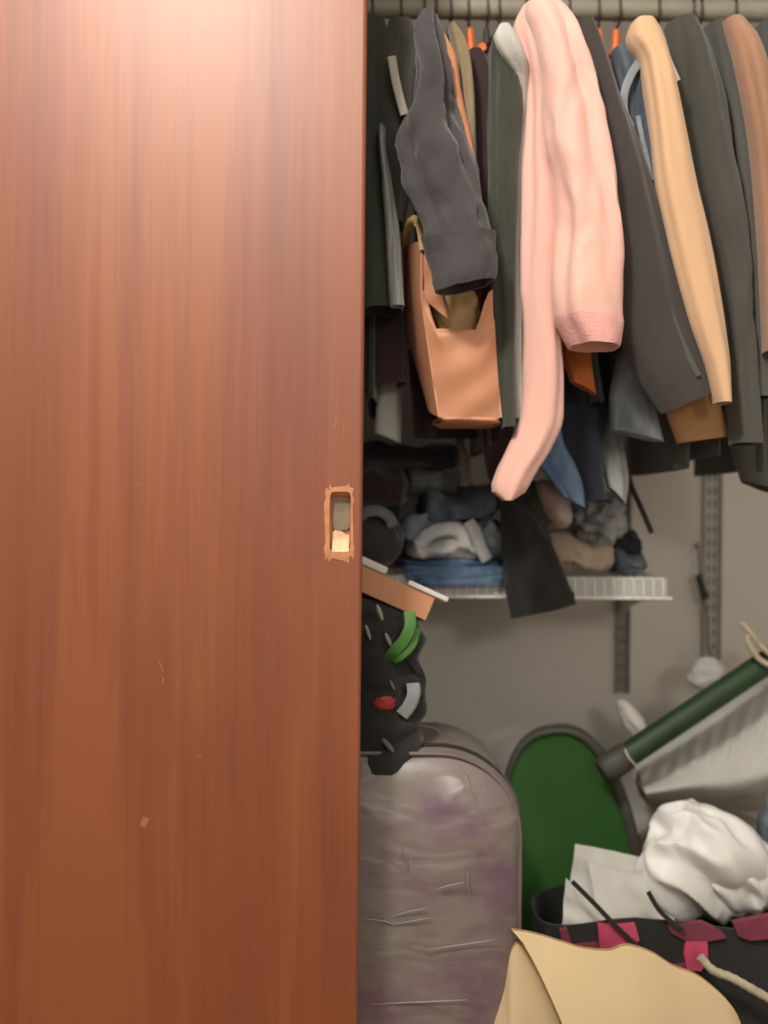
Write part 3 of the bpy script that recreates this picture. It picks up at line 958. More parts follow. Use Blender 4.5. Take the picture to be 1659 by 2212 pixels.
MBs = MB().tube(smooth_path([P(1438, 120, 1.262), P(1446, 140, 1.26), P(1454, 158, 1.26), P(1462, 176, 1.262)], 10), 0, 8, flat=(.006, .001, (0, -1, 0)))
tag(MBs.build('price_tag', M['c_blush']), 'small pinkish tag hanging right of the tan coat shoulder', 'tag')
garment('coat', 'dark olive grey coat filling the space right of the tan coat', 'coat', M['c_dgrey'],
        [(60, 1436, 1500), (110, 1440, 1526), (200, 1454, 1550), (400, 1492, 1584), (600, 1540, 1612), (800, 1568, 1624), (960, 1576, 1640)], 1.325, .036, seed=35, amp=.006, z_hem=1.02, hw=.016, follow=.6, hang=WIR, hanglabel=HL.format('black', 'dark olive grey coat'))
garment('jacket', 'slate grey jacket between the olive grey coat and the brown cardigan', 'jacket', M['c_dslate'],
        [(62, 1520, 1580), (120, 1530, 1602), (300, 1562, 1630), (500, 1594, 1644), (700, 1612, 1652), (860, 1620, 1664)], 1.335, .03, seed=36, amp=.005, z_hem=1.04, hw=.013, follow=.6, hang=WIR, hanglabel=HL.format('black', 'slate grey jacket'))
garment('cardigan', 'light brown cardigan hanging at the right edge of the picture', 'cardigan', M['c_brown'],
        [(52, 1558, 1600, 1.31), (90, 1578, 1632, 1.295), (150, 1594, 1654), (300, 1624, 1674), (500, 1642, 1688), (760, 1652, 1698)], 1.285, .026, seed=37, amp=.002, z_hem=1.1, hw=.012, follow=.5, hang=M['c_brown'], hanglabel=HL.format('tan', 'light brown cardigan'), wr=.1)
garment('jacket', 'grey green jacket in the top right corner beyond the brown cardigan', 'jacket', M['c_dslate'],
        [(60, 1630, 1690), (110, 1636, 1716), (300, 1680, 1746), (800, 1706, 1790)], 1.32, .034, seed=38, amp=.005, z_hem=1.02, hw=.014, follow=.5, hang=WIR, hanglabel=HL.format('black', 'grey green corner jacket'))
garment('trousers', 'slate grey trousers hanging low at the right edge', 'trousers', M['c_dslate'],
        [(660, 1590, 1690), (800, 1586, 1700), (960, 1576, 1720), (1060, 1600, 1730)], 1.42, .03, seed=39, amp=.006, body=False, part='leg', tilt=40)
MBs = MB().tube(smooth_path([P(1602, 764, 1.372), P(1612, 780, 1.37), P(1626, 796, 1.37), P(1640, 812, 1.372)], 10), 0, 8, flat=(.007, .0012, (0, -1, 0)))
tag(MBs.build('price_tag', M['c_cream']), 'cream tag on the slate grey trousers at the right edge', 'tag')

# --- denim hanging lower
garment('jeans', 'light blue jeans with pale frayed hem hanging beside the charcoal coat', 'jeans', M['denim_l'],
        [(520, 1350, 1400), (720, 1346, 1386), (800, 1330, 1398), (880, 1316, 1420), (942, 1318, 1434)], 1.38, .024, seed=41, amp=.003, body=False, part='leg', tilt=26)
garment('jeans', 'grey acid washed jeans hanging below the navy trousers', 'jeans', M['denim_a'],
        [(640, 1290, 1340), (860, 1284, 1334), (960, 1290, 1346), (1020, 1298, 1356), (1070, 1312, 1350)], 1.47, .018, seed=42, amp=.004, body=False, part='leg', tilt=40)
garment('jeans', 'bright blue jeans leg hanging left of the acid washed jeans', 'jeans', M['denim_b'],
        [(820, 1150, 1200), (940, 1150, 1214), (1000, 1156, 1244), (1050, 1190, 1260), (1086, 1216, 1264)], 1.40, .016, seed=43, amp=.003, body=False, part='leg', tilt=26)
garment('shirt', 'dark reddish plaid shirt hem peeking out under the tan bag', 'shirt', M['c_maroon'],
        [(760, 886, 1030), (880, 890, 1034), (946, 892, 1030)], 1.46, .02, seed=44, amp=.004, body=False, part='tail')
MBs = MB().tube(smooth_path([P(988, 930, 1.5), P(996, 965, 1.49), P(1006, 1000, 1.49), P(1004, 1050, 1.49)], 20), 0, 8, flat=(.007, .0014, (0, -1, 0)))
tag(MBs.build('fabric_belt', M['c_olive2']), 'thin greyish fabric belt dangling below the tan bag', 'belt')
MBs = MB().tube(smooth_path([P(1342, 960, 1.52), P(1352, 1000, 1.52), P(1364, 1050, 1.52), P(1386, 1100, 1.52), P(1408, 1152, 1.52)], 26), 0, 8, flat=(.0045, .0015, (0, -1, 0)))
tag(MBs.build('leather_belt', M['c_black']), 'thin black belt dangling in front of the bare wall', 'belt')

# ------------------------------------------------------------------ wire shelf, wall standards
SH_Z = P(1300, 1247, 1.55).z
SH_X1 = P(1436, 1268, 1.55).x
def wire_shelf():
    t = thing('wire_shelf', 'white wire shelf carrying the folded jeans', 'shelf', (0.0, 1.7, SH_Z))
    x0 = -.62
    zl = P(1300, 1292, 1.55).z
    for y, z in ((1.552, SH_Z - .003), (1.55, zl), (1.70, SH_Z - .006), (1.85, SH_Z - .006)):
        MB().tube([(x0, y, z), (SH_X1 + (.012 if z == zl else 0), y, z)], .0032, 8).build('rail_wire', M['wire_white'], t)
    base = MB().tube([(0, 1.852, SH_Z), (0, 1.56, SH_Z), (0, 1.5495, SH_Z - .004), (0.0, 1.547, (SH_Z + zl) / 2), (0, 1.5475, zl)], .0016, 6).build('deck_wire', M['wire_white'], t)
    sp = .0165
    k = 1
    base.location.x += x0
    while x0 + k * sp <= SH_X1:
        c = base.copy()
        C.objects.link(c)
        c.location.x = base.location.x + k * sp
        k += 1
    # flat front lip band
    MB().box(x0, SH_X1 + .004, 1.5488, 1.5512, zl + .002, SH_Z - .002).build('front_lip', M['lip'], t, smooth=False)
    for x in (P(1344, 1300, RY1).x - .003, -.45):
        b = MB()
        b.add([(x - .004, RY1 - .012, SH_Z - .014), (x + .004, RY1 - .012, SH_Z - .014), (x + .004, 1.57, SH_Z - .012), (x - .004, 1.57, SH_Z - .012),
               (x - .004, RY1 - .012, SH_Z - .085), (x + .004, RY1 - .012, SH_Z - .085), (x + .004, 1.57, SH_Z - .024), (x - .004, 1.57, SH_Z - .024)],
              [(0, 1, 2, 3), (7, 6, 5, 4), (0, 4, 5, 1), (2, 6, 7, 3), (1, 5, 6, 2), (0, 3, 7, 4)])
        b.build('bracket', M['wire_white'], t, smooth=False)
wire_shelf()
def standard(px, py0, py1, label, w=.0125, mat='standard'):
    a, b = P(px, py0, RY1 - .006), P(px, py1, RY1 - .006)
    t = thing('wall_standard', label, 'bracket rail', (b.x, RY1 - .006, b.z), 'slotted rails on the closet back wall')
    mb = MB()
    mb.box(b.x - w, b.x + w, RY1 - .003, RY1 - .0005, b.z, a.z)
    for s in (-1, 1):
        mb.box(b.x + s * w - .0015, b.x + s * w + .0015, RY1 - .012, RY1 - .0005, b.z, a.z)
    mb.build('channel', M[mat], t, smooth=False)
    z = b.z + .02
    while z < a.z - .02:
        for s in (-.35, .35):
            MB().box(b.x + s * w - .0017, b.x + s * w + .0017, RY1 - .0042, RY1 - .0028, z, z + .013).build('slot', M['slot'], t, smooth=False)
        z += .026
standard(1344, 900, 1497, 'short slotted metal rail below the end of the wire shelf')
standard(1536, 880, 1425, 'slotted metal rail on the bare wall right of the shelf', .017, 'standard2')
pts = smooth_path([P(1508, 1180, 1.83), P(1512, 1250, 1.825), P(1520, 1290, 1.825), P(1528, 1340, 1.83), P(1530, 1400, 1.83), P(1552, 1440, 1.83)], 40)
t = thing('hanging_cord', 'thin dark cord hanging along the slotted wall rail', 'cord', pts[-1])
MB().tube(pts, .0022, 8).build('cord', M['metal_grey'], t)
MB().tube([P(1508, 1242, 1.822), P(1524, 1294, 1.822)], [.007, .008], 10).build('inline_switch', M['blackpl'], t)
MB().tube([P(1508, 1180, 1.83), P(1506, 1176, RY1 - .004)], .003, 8).build('nail', M['metal_grey'], t)

# ------------------------------------------------------------------ folded clothes on the shelf
def on_shelf(name, label, cat, mat, px0, px1, py_top, py_bot, yf, yb, layers=2, seed=1, d=None, rough=.004, groove=.006, tilt=0, yaw=0, group='folded clothes on the wire shelf', zfix=None):
    d = d or yf
    x0, x1 = P(px0, py_bot, d).x, P(px1, py_bot, d).x
    z1 = P((px0 + px1) / 2, py_top, d).z
    z0 = P((px0 + px1) / 2, py_bot, d).z if zfix is None else zfix
    v, f = folded(x0, x1, z0, z1, yf, yb, layers, seed, rough=rough, groove=groove, tilt=tilt, yaw=yaw)
    return tag(mesh_obj(name, v, f, mat), label, cat, group)
ZS = SH_Z + .002
on_shelf('folded_jeans', 'blue jeans folded at the bottom of the shelf pile with white stitching', 'jeans', M['denim_b'], 868, 1098, 1206, 1250, 1.545, 1.80, 2, 1, zfix=ZS, rough=.003)
on_shelf('folded_jeans', 'bleached pale jeans roll in the middle of the shelf pile', 'jeans', M['denim_p'], 884, 1044, 1164, 1214, 1.535, 1.76, 1, 2, rough=.006)
on_shelf('folded_jeans', 'mid blue jeans bunched right of the bleached jeans roll', 'jeans', M['denim_m'], 1030, 1098, 1128, 1214, 1.552, 1.78, 2, 3, rough=.008)
on_shelf('folded_jeans', 'grey blue jeans folded above the bleached roll', 'jeans', M['denim_m'], 868, 1064, 1118, 1168, 1.558, 1.78, 3, 4, rough=.009)
on_shelf('folded_jeans', 'dark denim jeans folded on top of the pile', 'jeans', M['denim_d'], 912, 1088, 1062, 1122, 1.57, 1.79, 2, 5, rough=.010, tilt=.01)
on_shelf('folded_sweater', 'grey teal sweater folded above the dark denim jeans', 'sweater', M['c_teal'], 880, 996, 1004, 1070, 1.60, 1.79, 2, 6, rough=.005)
on_shelf('folded_sweater', 'black sweater folded at the top left of the shelf pile', 'sweater', M['c_black'], 770, 1000, 956, 1008, 1.58, 1.79, 2, 7, rough=.006)
on_shelf('folded_sweater', 'dark brown sweater folded beside the door under the black sweater', 'sweater', M['c_maroon'], 750, 878, 1008, 1096, 1.58, 1.79, 3, 8, rough=.006)
on_shelf('folded_trousers', 'black trousers folded low in the pile beside the door', 'trousers', M['c_black'], 740, 872, 1096, 1246, 1.62, 1.80, 4, 9, zfix=ZS, rough=.006)
v, f, _ = loft([(1222, 872, 1090), (1244, 876, 1088), (1266, 882, 1082)], 1.536, .007, 301, .005, n=14, m=60, hem=.004, expo=3.5, tilt=-8)
tag(mesh_obj('jeans_flap', v, f, M['denim_b']), 'loose blue jeans edge drooping over the shelf lip', 'jeans', 'folded clothes on the wire shelf')
# sagging loops of fabric on the jeans pile
def loop(name, label, pts, mat, w, th, cat='cloth', grp=None, nrm=(0, -1, .3)):
    tag(MB().tube(smooth_path(pts, 36), 0, 12, flat=(w, th, nrm)).build(name, mat), label, cat, grp)
loop('waistband', 'pale grey jeans waistband looped on the shelf pile', [P(904, 1180, 1.55), P(926, 1156, 1.548), P(960, 1144, 1.546), P(992, 1150, 1.546), P(1004, 1180, 1.545)], M['denim_p'], .012, .009, 'jeans')
loop('waistband', 'whitish jeans waistband standing up right of the pale grey one', [P(1012, 1128, 1.545), P(1026, 1150, 1.54), P(1036, 1180, 1.538), P(1050, 1208, 1.545)], M['denim_p'], .011, .008, 'jeans')
for a, lab in (((940, 1236, 958, 1270), 'small white label on the bottom blue jeans'), ((896, 1240, 904, 1262), 'tiny pale stitched label on the left of the bottom jeans')):
    tag(MB().tube([P(a[0], a[1], 1.538), P(a[2], a[3], 1.538)], 0, 8, flat=(.0035, .001, (0, -1, 0))).build('fabric_label', M['c_white2']), lab, 'label')
# black bundle with a grey folded edge beside the door
t = thing('bundled_garment', 'black bundled garment with grey folded edge beside the door', 'garment', P(810, 1222, 1.5))
v, f = crumple(P(800, 1166, 1.50), (.052, .06, .048), 5, .14, 1.6, 30, 44)
mesh_obj('bundle', v, f, M['c_black'], t)
MB().tube(smooth_path([P(772, 1120, 1.45), P(792, 1106, 1.445), P(818, 1104, 1.445), (P(840, 1118, 1.45)), P(848, 1136, 1.455)], 24), 0, 10, flat=(.010, .004, (0, -.8, .6))).build('folded_edge', M['c_teal'], t)
# right side of the shelf
on_shelf('folded_shirt', 'beige shirt folded on the right end of the shelf', 'shirt', M['c_beige'], 1176, 1336, 1156, 1236, 1.57, 1.80, 2, 11, rough=.008, zfix=ZS)
on_shelf('folded_jeans', 'dark navy jeans folded at the right end of the shelf', 'jeans', M['denim_d'], 1326, 1404, 1196, 1248, 1.58, 1.80, 3, 12, zfix=ZS, rough=.005)
on_shelf('folded_jeans', 'small black fold of cloth on the navy jeans', 'cloth', M['c_navy'], 1326, 1392, 1152, 1196, 1.60, 1.78, 2, 13, rough=.005)
v, f = crumple(P(1290, 1122, 1.60), (.046, .07, .046), 12, .3, 2.2, 34, 54, rot=Matrix.Rotation(.5, 3, 'Y'))
tag(mesh_obj('crumpled_shirt', v, f, M['denim_a']), 'crumpled blue and white shirt on top of the beige shirt', 'shirt')
v, f = crumple(P(1196, 1088, 1.56), (.023, .05, .045), 14, .12, 1.4, 28, 40, rot=Matrix.Rotation(-.55, 3, 'Y'))
tag(mesh_obj('rolled_socks', v, f, M['c_blush']), 'white rolled cloth wedged between the jeans piles', 'cloth')
v, f = crumple(P(1148, 1090, 1.60), (.03, .06, .05), 15, .2, 1.8, 28, 40, rot=Matrix.Rotation(-.5, 3, 'Y'))
tag(mesh_obj('crumpled_shirt', v, f, M['c_dgrey']), 'dark grey crumpled shirt left of the white rolled cloth', 'shirt')
v, f = crumple(P(1130, 1190, 1.62), (.05, .08, .06), 16, .2, 1.8, 28, 40)
tag(mesh_obj('crumpled_shirt', v, f, M['c_black']), 'black crumpled shirt behind the dangling black trouser leg', 'shirt')
# black trouser leg hanging over the shelf front
garment('trousers', 'black trouser leg dangling over the front of the wire shelf', 'trousers', M['c_bag'],
        [(1062, 1076, 1112, 1.56), (1120, 1082, 1150, 1.53), (1180, 1084, 1190), (1250, 1088, 1220), (1320, 1102, 1246)], 1.512, .017, seed=61, amp=.004, body=False, part='leg', tilt=-34, group='folded clothes on the wire shelf')

# ------------------------------------------------------------------ things below the shelf
def board():
    t = thing('box_lid', 'tan cardboard box lid sticking out slanted beside the door', 'box lid', P(870, 1300, 1.36))
    a, b = P(760, 1240, 1.33), P(930, 1316, 1.33)
    ax = (b - a).normalized()
    up = Vector((0, .12, 1)); up = (up - ax * up.dot(ax)).normalized()
    dp = ax.cross(up) * -1
    if dp.y < 0: dp = -dp
    R = Matrix((ax, dp, up)).transposed()
    o = a - ax * .10
    L = (b - a).length + .10
    def lb(x0, x1, y0, y1, z0, z1, name, mat, bev=.0012):
        mb = MB().box(x0, x1, y0, y1, z0, z1, bev=bev)
        mb.v = [o + R @ p for p in mb.v]
        return mb.build(name, mat, t, smooth=False)
    h = .018
    lb(0, L, 0, .004, -h, h, 'front_wall', M['c_salmon2'])
    lb(0, L, .15, .154, -h, h, 'back_wall', M['c_salmon2'])
    lb(L - .004, L, .004, .15, -h, h, 'end_wall', M['c_salmon2'])
    lb(0, L - .004, .004, .15, h - .005, h - .001, 'top_sheet', M['c_salmon2'])
    lb(L - .045, L + .018, -.004, .11, h + .0005, h + .008, 'paper_stack', M['c_white2'], .002)
    lb(.04, .145, -.003, .09, h + .0005, h + .012, 'paper_stack', M['c_white2'], .003)
M['c_salmon2'] = plain('lid_card', (.52, .24, .125), .7, var=.1, scale=14)
board()

def suitcase():
    x0, x1 = -.235, P(1119, 2000, 1.31).x
    yf, yb = 1.275, 1.50
    z0, z1 = .012, P(900, 1612, 1.31).z
    t = thing('suitcase', 'upright mauve grey suitcase in shiny clear wrap beside the door', 'suitcase', ((x0 + x1) / 2, (yf + yb) / 2, 0))
    cr = .115
    cx, cz = (x0 + x1) / 2, (z0 + z1) / 2
    def outline(grow=0.0, n=120):
        pts = []
        hx, hz = (x1 - x0) / 2 + grow, (z1 - z0) / 2 + grow
        r_ = cr + grow
        segs = [(cx + hx - r_, cz + hz - r_, 0), (cx - hx + r_, cz + hz - r_, 90), (cx - hx + r_ * .5, cz - hz + r_ * .5, 180), (cx + hx - r_ * .5, cz - hz + r_ * .5, 270)]
        for j, (a, b, s) in enumerate(segs):
            rr = r_ if j < 2 else r_ * .5
            for k in range(16):
                th = math.radians(s + 90 * k / 15)
                pts.append((a + rr * math.cos(th), b + rr * math.sin(th)))
        # resample evenly
        P2 = pts + [pts[0]]
        ln = [0]
        for i in range(len(P2) - 1):
            ln.append(ln[-1] + math.hypot(P2[i + 1][0] - P2[i][0], P2[i + 1][1] - P2[i][1]))
        out = []
        for i in range(n):
            s = ln[-1] * i / n
            out.append((float(np.interp(s, ln, [p[0] for p in P2])), float(np.interp(s, ln, [p[1] for p in P2]))))
        return out
    m = 120
    vs, fs = [], []
    prof = [(yf - .030, .03), (yf - .029, .25), (yf - .026, .45), (yf - .021, .62), (yf - .014, .77), (yf - .004, .9), (yf + .008, .972), (yf + .022, 1.0), (yf + .035, 1.0), (yf + .11, 1.004), (yb - .03, 1.0), (yb - .012, .975), (yb, .9), (yb + .004, .5), (yb + .005, .05)]
    ol = outline(0, m)
    for j, (y, s) in enumerate(prof):
        for k, (x, z) in enumerate(ol):
            px_, pz_ = cx + (x - cx) * s, cz + (z - cz) * s
            nz = mnoise.noise(Vector((px_ * 9, pz_ * 9, y * 9)))
            nz2 = abs(mnoise.noise(Vector((px_ * 16 + 4, pz_ * 7, y * 16))))
            off = .004 * nz + .004 * nz2
            vs.append(Vector((px_ + (x - cx) * .03 * nz * (s > .8), y - off * (1 if j < 7 else 0), max(pz_ + .004 * nz * (s > .8), z0 - .004))))
    for j in range(len(prof) - 1):
        for k in range(m):
            fs.append((j * m + k, j * m + (k + 1) % m, (j + 1) * m + (k + 1) % m, (j + 1) * m + k))
    fs.append(tuple(range(m - 1, -1, -1)))
    fs.append(tuple((len(prof) - 1) * m + k for k in range(m)))
    mesh_obj('shell', vs, fs, M['suit'], t)
    # dark zip around the shell, wrinkled film welts, handle, feet
    zl = outline(.001, 90)
    MB().tube([(x, yf + .040, z) for x, z in zl] + [(zl[0][0], yf + .040, zl[0][1])], 0, 6, flat=(.0045, .0022, (0, 0, 0.01)) if False else None) if False else None
    ring = [Vector((x, yf + .036, z)) for x, z in zl] + [Vector((zl[0][0], yf + .036, zl[0][1]))]
    MB().tube(ring, .0042, 8).build('zip', M['c_black'], t)
    ring = [Vector((cx + (x - cx) * .985, yf + .008, cz + (z - cz) * .985)) for x, z in zl]
    MB().tube(ring + [ring[0]], .003, 8).build('piping', M['suit_pipe'], t)
    hz = z1 + .001
    hp = smooth_path([(.0, 1.40, hz - .002), (.01, 1.40, hz + .008), (.05, 1.40, hz + .009), (.08, 1.40, hz + .004), (.095, 1.40, hz - .014)], 20)
    MB().tube(hp, 0, 10, flat=(.010, .003, (0, 0, 1))).build('carry_handle', M['suit_pipe'], t)
    for sx in (-1, 1):
        for y in (yf + .04, yb - .04):
            x = cx + sx * ((x1 - x0) / 2 - .05)
            MB().tube([(x, y, 0.0005), (x, y, z0 + .004)], .014, 14).build('foot', M['blackpl'], t)
    # creases of the clear wrap
    for pts in ([(995, 1655), (1012, 1680), (1020, 1715)], [(868, 1825), (876, 1850), (880, 1880)], [(1011, 1880), (1010, 1905), (1016, 1940)], [(946, 1920), (975, 1912), (1002, 1906)], [(850, 1978), (890, 1968), (925, 1962)], [(848, 1996), (890, 1990), (930, 1982)], [(780, 1984), (830, 1990), (850, 1998)], [(920, 2052), (990, 2042), (1070, 2030)], [(800, 2170), (900, 2165), (1010, 2160)]):
        pp = [P(a, b, yf - .0315 + .022 * max(0, (abs(P(a, b, yf).x - cx) / ((x1 - x0) / 2)) - .45)) for a, b in pts]
        MB().tube(smooth_path(pp, 10), [.0004 + .0008 * math.sin(math.pi * k / 9) for k in range(10)], 6).build('wrap_crease', M['film'], t)
M['film'] = plain('film_crease', (.27, .24, .23), .25, coat=.5, var=.1)
M['suit_pipe'] = plain('suitcase_trim', (.17, .13, .135), .5)
def suit_mat():
    m, nt, b = new_mat('suitcase_wrap')
    tc = N(nt, 'ShaderNodeTexCoord')
    n1 = N(nt, 'ShaderNodeTexNoise', Scale=9.0, Detail=4.0, Roughness=.6)
    nt.links.new(tc.outputs['Object'], n1.inputs['Vector'])
    rp = ramp(nt, [(.38, (.17, .10, .14)), (.5, (.195, .155, .15)), (.64, (.22, .19, .17))])
    nt.links.new(n1.outputs[0], rp.inputs[0])
    nt.links.new(rp.outputs[0], b.inputs['Base Color'])
    b.inputs['Roughness'].default_value = .5
    b.inputs['Coat Weight'].default_value = .8
    b.inputs['Coat Roughness'].default_value = .22
    mp = N(nt, 'ShaderNodeMapping')
    mp.inputs['Scale'].default_value = (1, 1, 2.2)
    nt.links.new(tc.outputs['Object'], mp.inputs[0])
    n2 = N(nt, 'ShaderNodeTexNoise', Scale=9.0, Detail=2.0, Distortion=.6)
    nt.links.new(mp.outputs[0], n2.inputs['Vector'])
    bp = N(nt, 'ShaderNodeBump', Strength=.5, Distance=.012)
    nt.links.new(n2.outputs[0], bp.inputs['Height'])
    nt.links.new(bp.outputs[0], b.inputs['Normal'])
    nt.links.new(bp.outputs[0], b.inputs['Coat Normal'])
    return m
M['suit'] = suit_mat()
suitcase()

def backpack():
    t = thing('backpack', 'black backpack with lime green strap resting on the wrapped suitcase', 'backpack', P(820, 1640, 1.36))
    st = [(1288, 720, 880, 1.40, .05), (1310, 715, 898, 1.39, .07), (1360, 712, 902, 1.375, .085), (1410, 712, 886, 1.37, .09), (1450, 710, 900, 1.37, .09), (1490, 708, 914, 1.37, .09), (1550, 705, 904, 1.365, .085), (1600, 712, 896, 1.36, .085), (1630, 716, 890, 1.357, .083), (1648, 728, 880, 1.353, .075), (1658, 750, 864, 1.35, .06), (1663, 790, 836, 1.35, .03)]
    v, f, rg = loft(st, 1.37, .08, 81, .010, n=60, m=64, wr=.7, wf=10, hem=0)
    mesh_obj('main_bag', v, f, M['c_bag'], t)
    dS = 1.276
    MB().tube(smooth_path([P(884, 1322, dS + .01), P(886, 1352, dS), P(872, 1384, dS - .002), P(850, 1408, dS), P(838, 1424, dS + .012)], 26), 0, 10, flat=(.0085, .0022, (.2, -1, .1))).build('green_strap', M['lime'], t)
    MB().tube(smooth_path([P(902, 1358, dS + .02), P(892, 1392, dS + .006), P(868, 1418, dS + .002), P(850, 1426, dS + .008)], 20), 0, 10, flat=(.005, .002, (.2, -1, .1))).build('green_strap', M['lime'], t)
    for (a, b, c, e), w, mt in (((814, 1306, 826, 1340), .006, M['greybit']), ((790, 1350, 800, 1382), .0045, M['greybit']), ((832, 1368, 844, 1394), .0055, M['greybit']), ((842, 1470, 852, 1490), .004, M['c_teal']), ((826, 1596, 850, 1624), .006, M['c_teal'])):
        MB().tube([P(a, b, dS).lerp(P(c, e, dS), k / 6) for k in range(7)], [w * .62 * math.sin(math.pi * (k + .6) / 7.2) ** .6 for k in range(7)], 10).build('buckle', mt, t)
    v, f = crumple(P(830, 1518, dS + .003), (.013, .006, .010), 4, .5, 2, 20, 28)
    mesh_obj('red_tag', v, f, M['red'], t)
    MB().tube(smooth_path([P(892, 1476, dS + .012), P(894, 1500, dS + .006), P(884, 1525, dS + .002), P(868, 1545, dS + .002)], 16), 0, 10, flat=(.010, .002, (.3, -1, 0))).build('printed_patch', M['denim_a'], t)
    MB().tube(smooth_path([P(868, 1400, dS + .01), P(900, 1440, dS + .02), P(912, 1470, dS + .035), P(908, 1500, dS + .03)], 16), 0, 10, flat=(.006, .002, (.3, -1, 0))).build('shoulder_strap', M['c_black'], t)
backpack()

# --- round green case and green pole
def green_case():
    t = thing('round_case', 'large dark green rounded shell with dark grey rim beside the suitcase', 'case', (P(1250, 2010, 1.58).x, 1.58, 0))
    d = 1.585
    K = 72
    cx, cy, ax, ay, rot = 1244, 1900, 148, 326, math.radians(-8)
    def out(s, dd, grow=0):
        pts = []
        for k in range(K):
            th = 2 * math.pi * k / K
            c, sn = math.cos(th), math.sin(th)
            e = 2 / 2.5
            u = math.copysign(abs(c) ** e, c) * (ax * s if s < .8 else ax - (1 - s) * 200)
            w = math.copysign(abs(sn) ** e, sn) * (ay * s if s < .8 else ay - (1 - s) * 200)
            x, y = u * math.cos(rot) - w * math.sin(rot), u * math.sin(rot) + w * math.cos(rot)
            pts.append(P(cx + x + (-7 if s < .92 else 0), cy + y + (-2 if s < .92 else 0), d) + Vector((0, dd, 0)))
        return pts
    def tilt(p):
        # lean the shell back against the wall
        pv = P(cx, cy, d)
        q = p - pv
        return pv + Matrix.Rotation(math.radians(-8), 3, 'X') @ Matrix.Rotation(math.radians(-12), 3, 'Z') @ q
    vs, fs = [], []
    rows = [(.02, .022), (.3, .018), (.6, .010), (.8, .003), (.915, -.002)]
    for s, dd in rows:
        vs += [tilt(p) for p in out(s, dd)]
    for j in range(len(rows) - 1):
        for k in range(K):
            fs.append((j * K + k, j * K + (k + 1) % K, (j + 1) * K + (k + 1) % K, (j + 1) * K + k))
    fs.append(tuple(range(K)))
    mesh_obj('green_face', vs, fs, M['g_green'], t)
    vs, fs = [], []
    rows = [(.905, .001), (.915, -.007), (.935, -.011), (.98, -.010), (1.0, -.002), (1.0, .03), (.99, .065), (.5, .07), (.02, .07)]
    for s, dd in rows:
        vs += [tilt(p) for p in out(s, dd)]
    for j in range(len(rows) - 1):
        for k in range(K):
            fs.append((j * K + k, j * K + (k + 1) % K, (j + 1) * K + (k + 1) % K, (j + 1) * K + k))
    fs.append(tuple((len(rows) - 1) * K + k for k in range(K)))
    mesh_obj('grey_rim', vs, fs, M['g_rim'], t)
    t2 = thing('green_pole', 'dark green pole slanting up right from behind the round green shell', 'pole', P(1330, 1650, 1.56))
    a, b = P(1300, 1668, 1.545), P(1720, 1388, 1.60)
    a2 = a.lerp(b, .13)
    MB().tube([a2, b], .0205, 22).build('shaft', M['g_pole'], t2)
    MB().tube([a, a.lerp(b, .02), a.lerp(b, .12), a2], [.018, .0235, .0235, .0215], 22).build('end_sleeve', M['g_rim'], t2)
    c = P(1356, 1612, 1.518)
    MB().tube(smooth_path([P(1350, 1618, 1.526), P(1358, 1636, 1.518), P(1374, 1654, 1.522)], 10), .0011, 6).build('wire_clip', M['wire_white'], t2)
green_case()

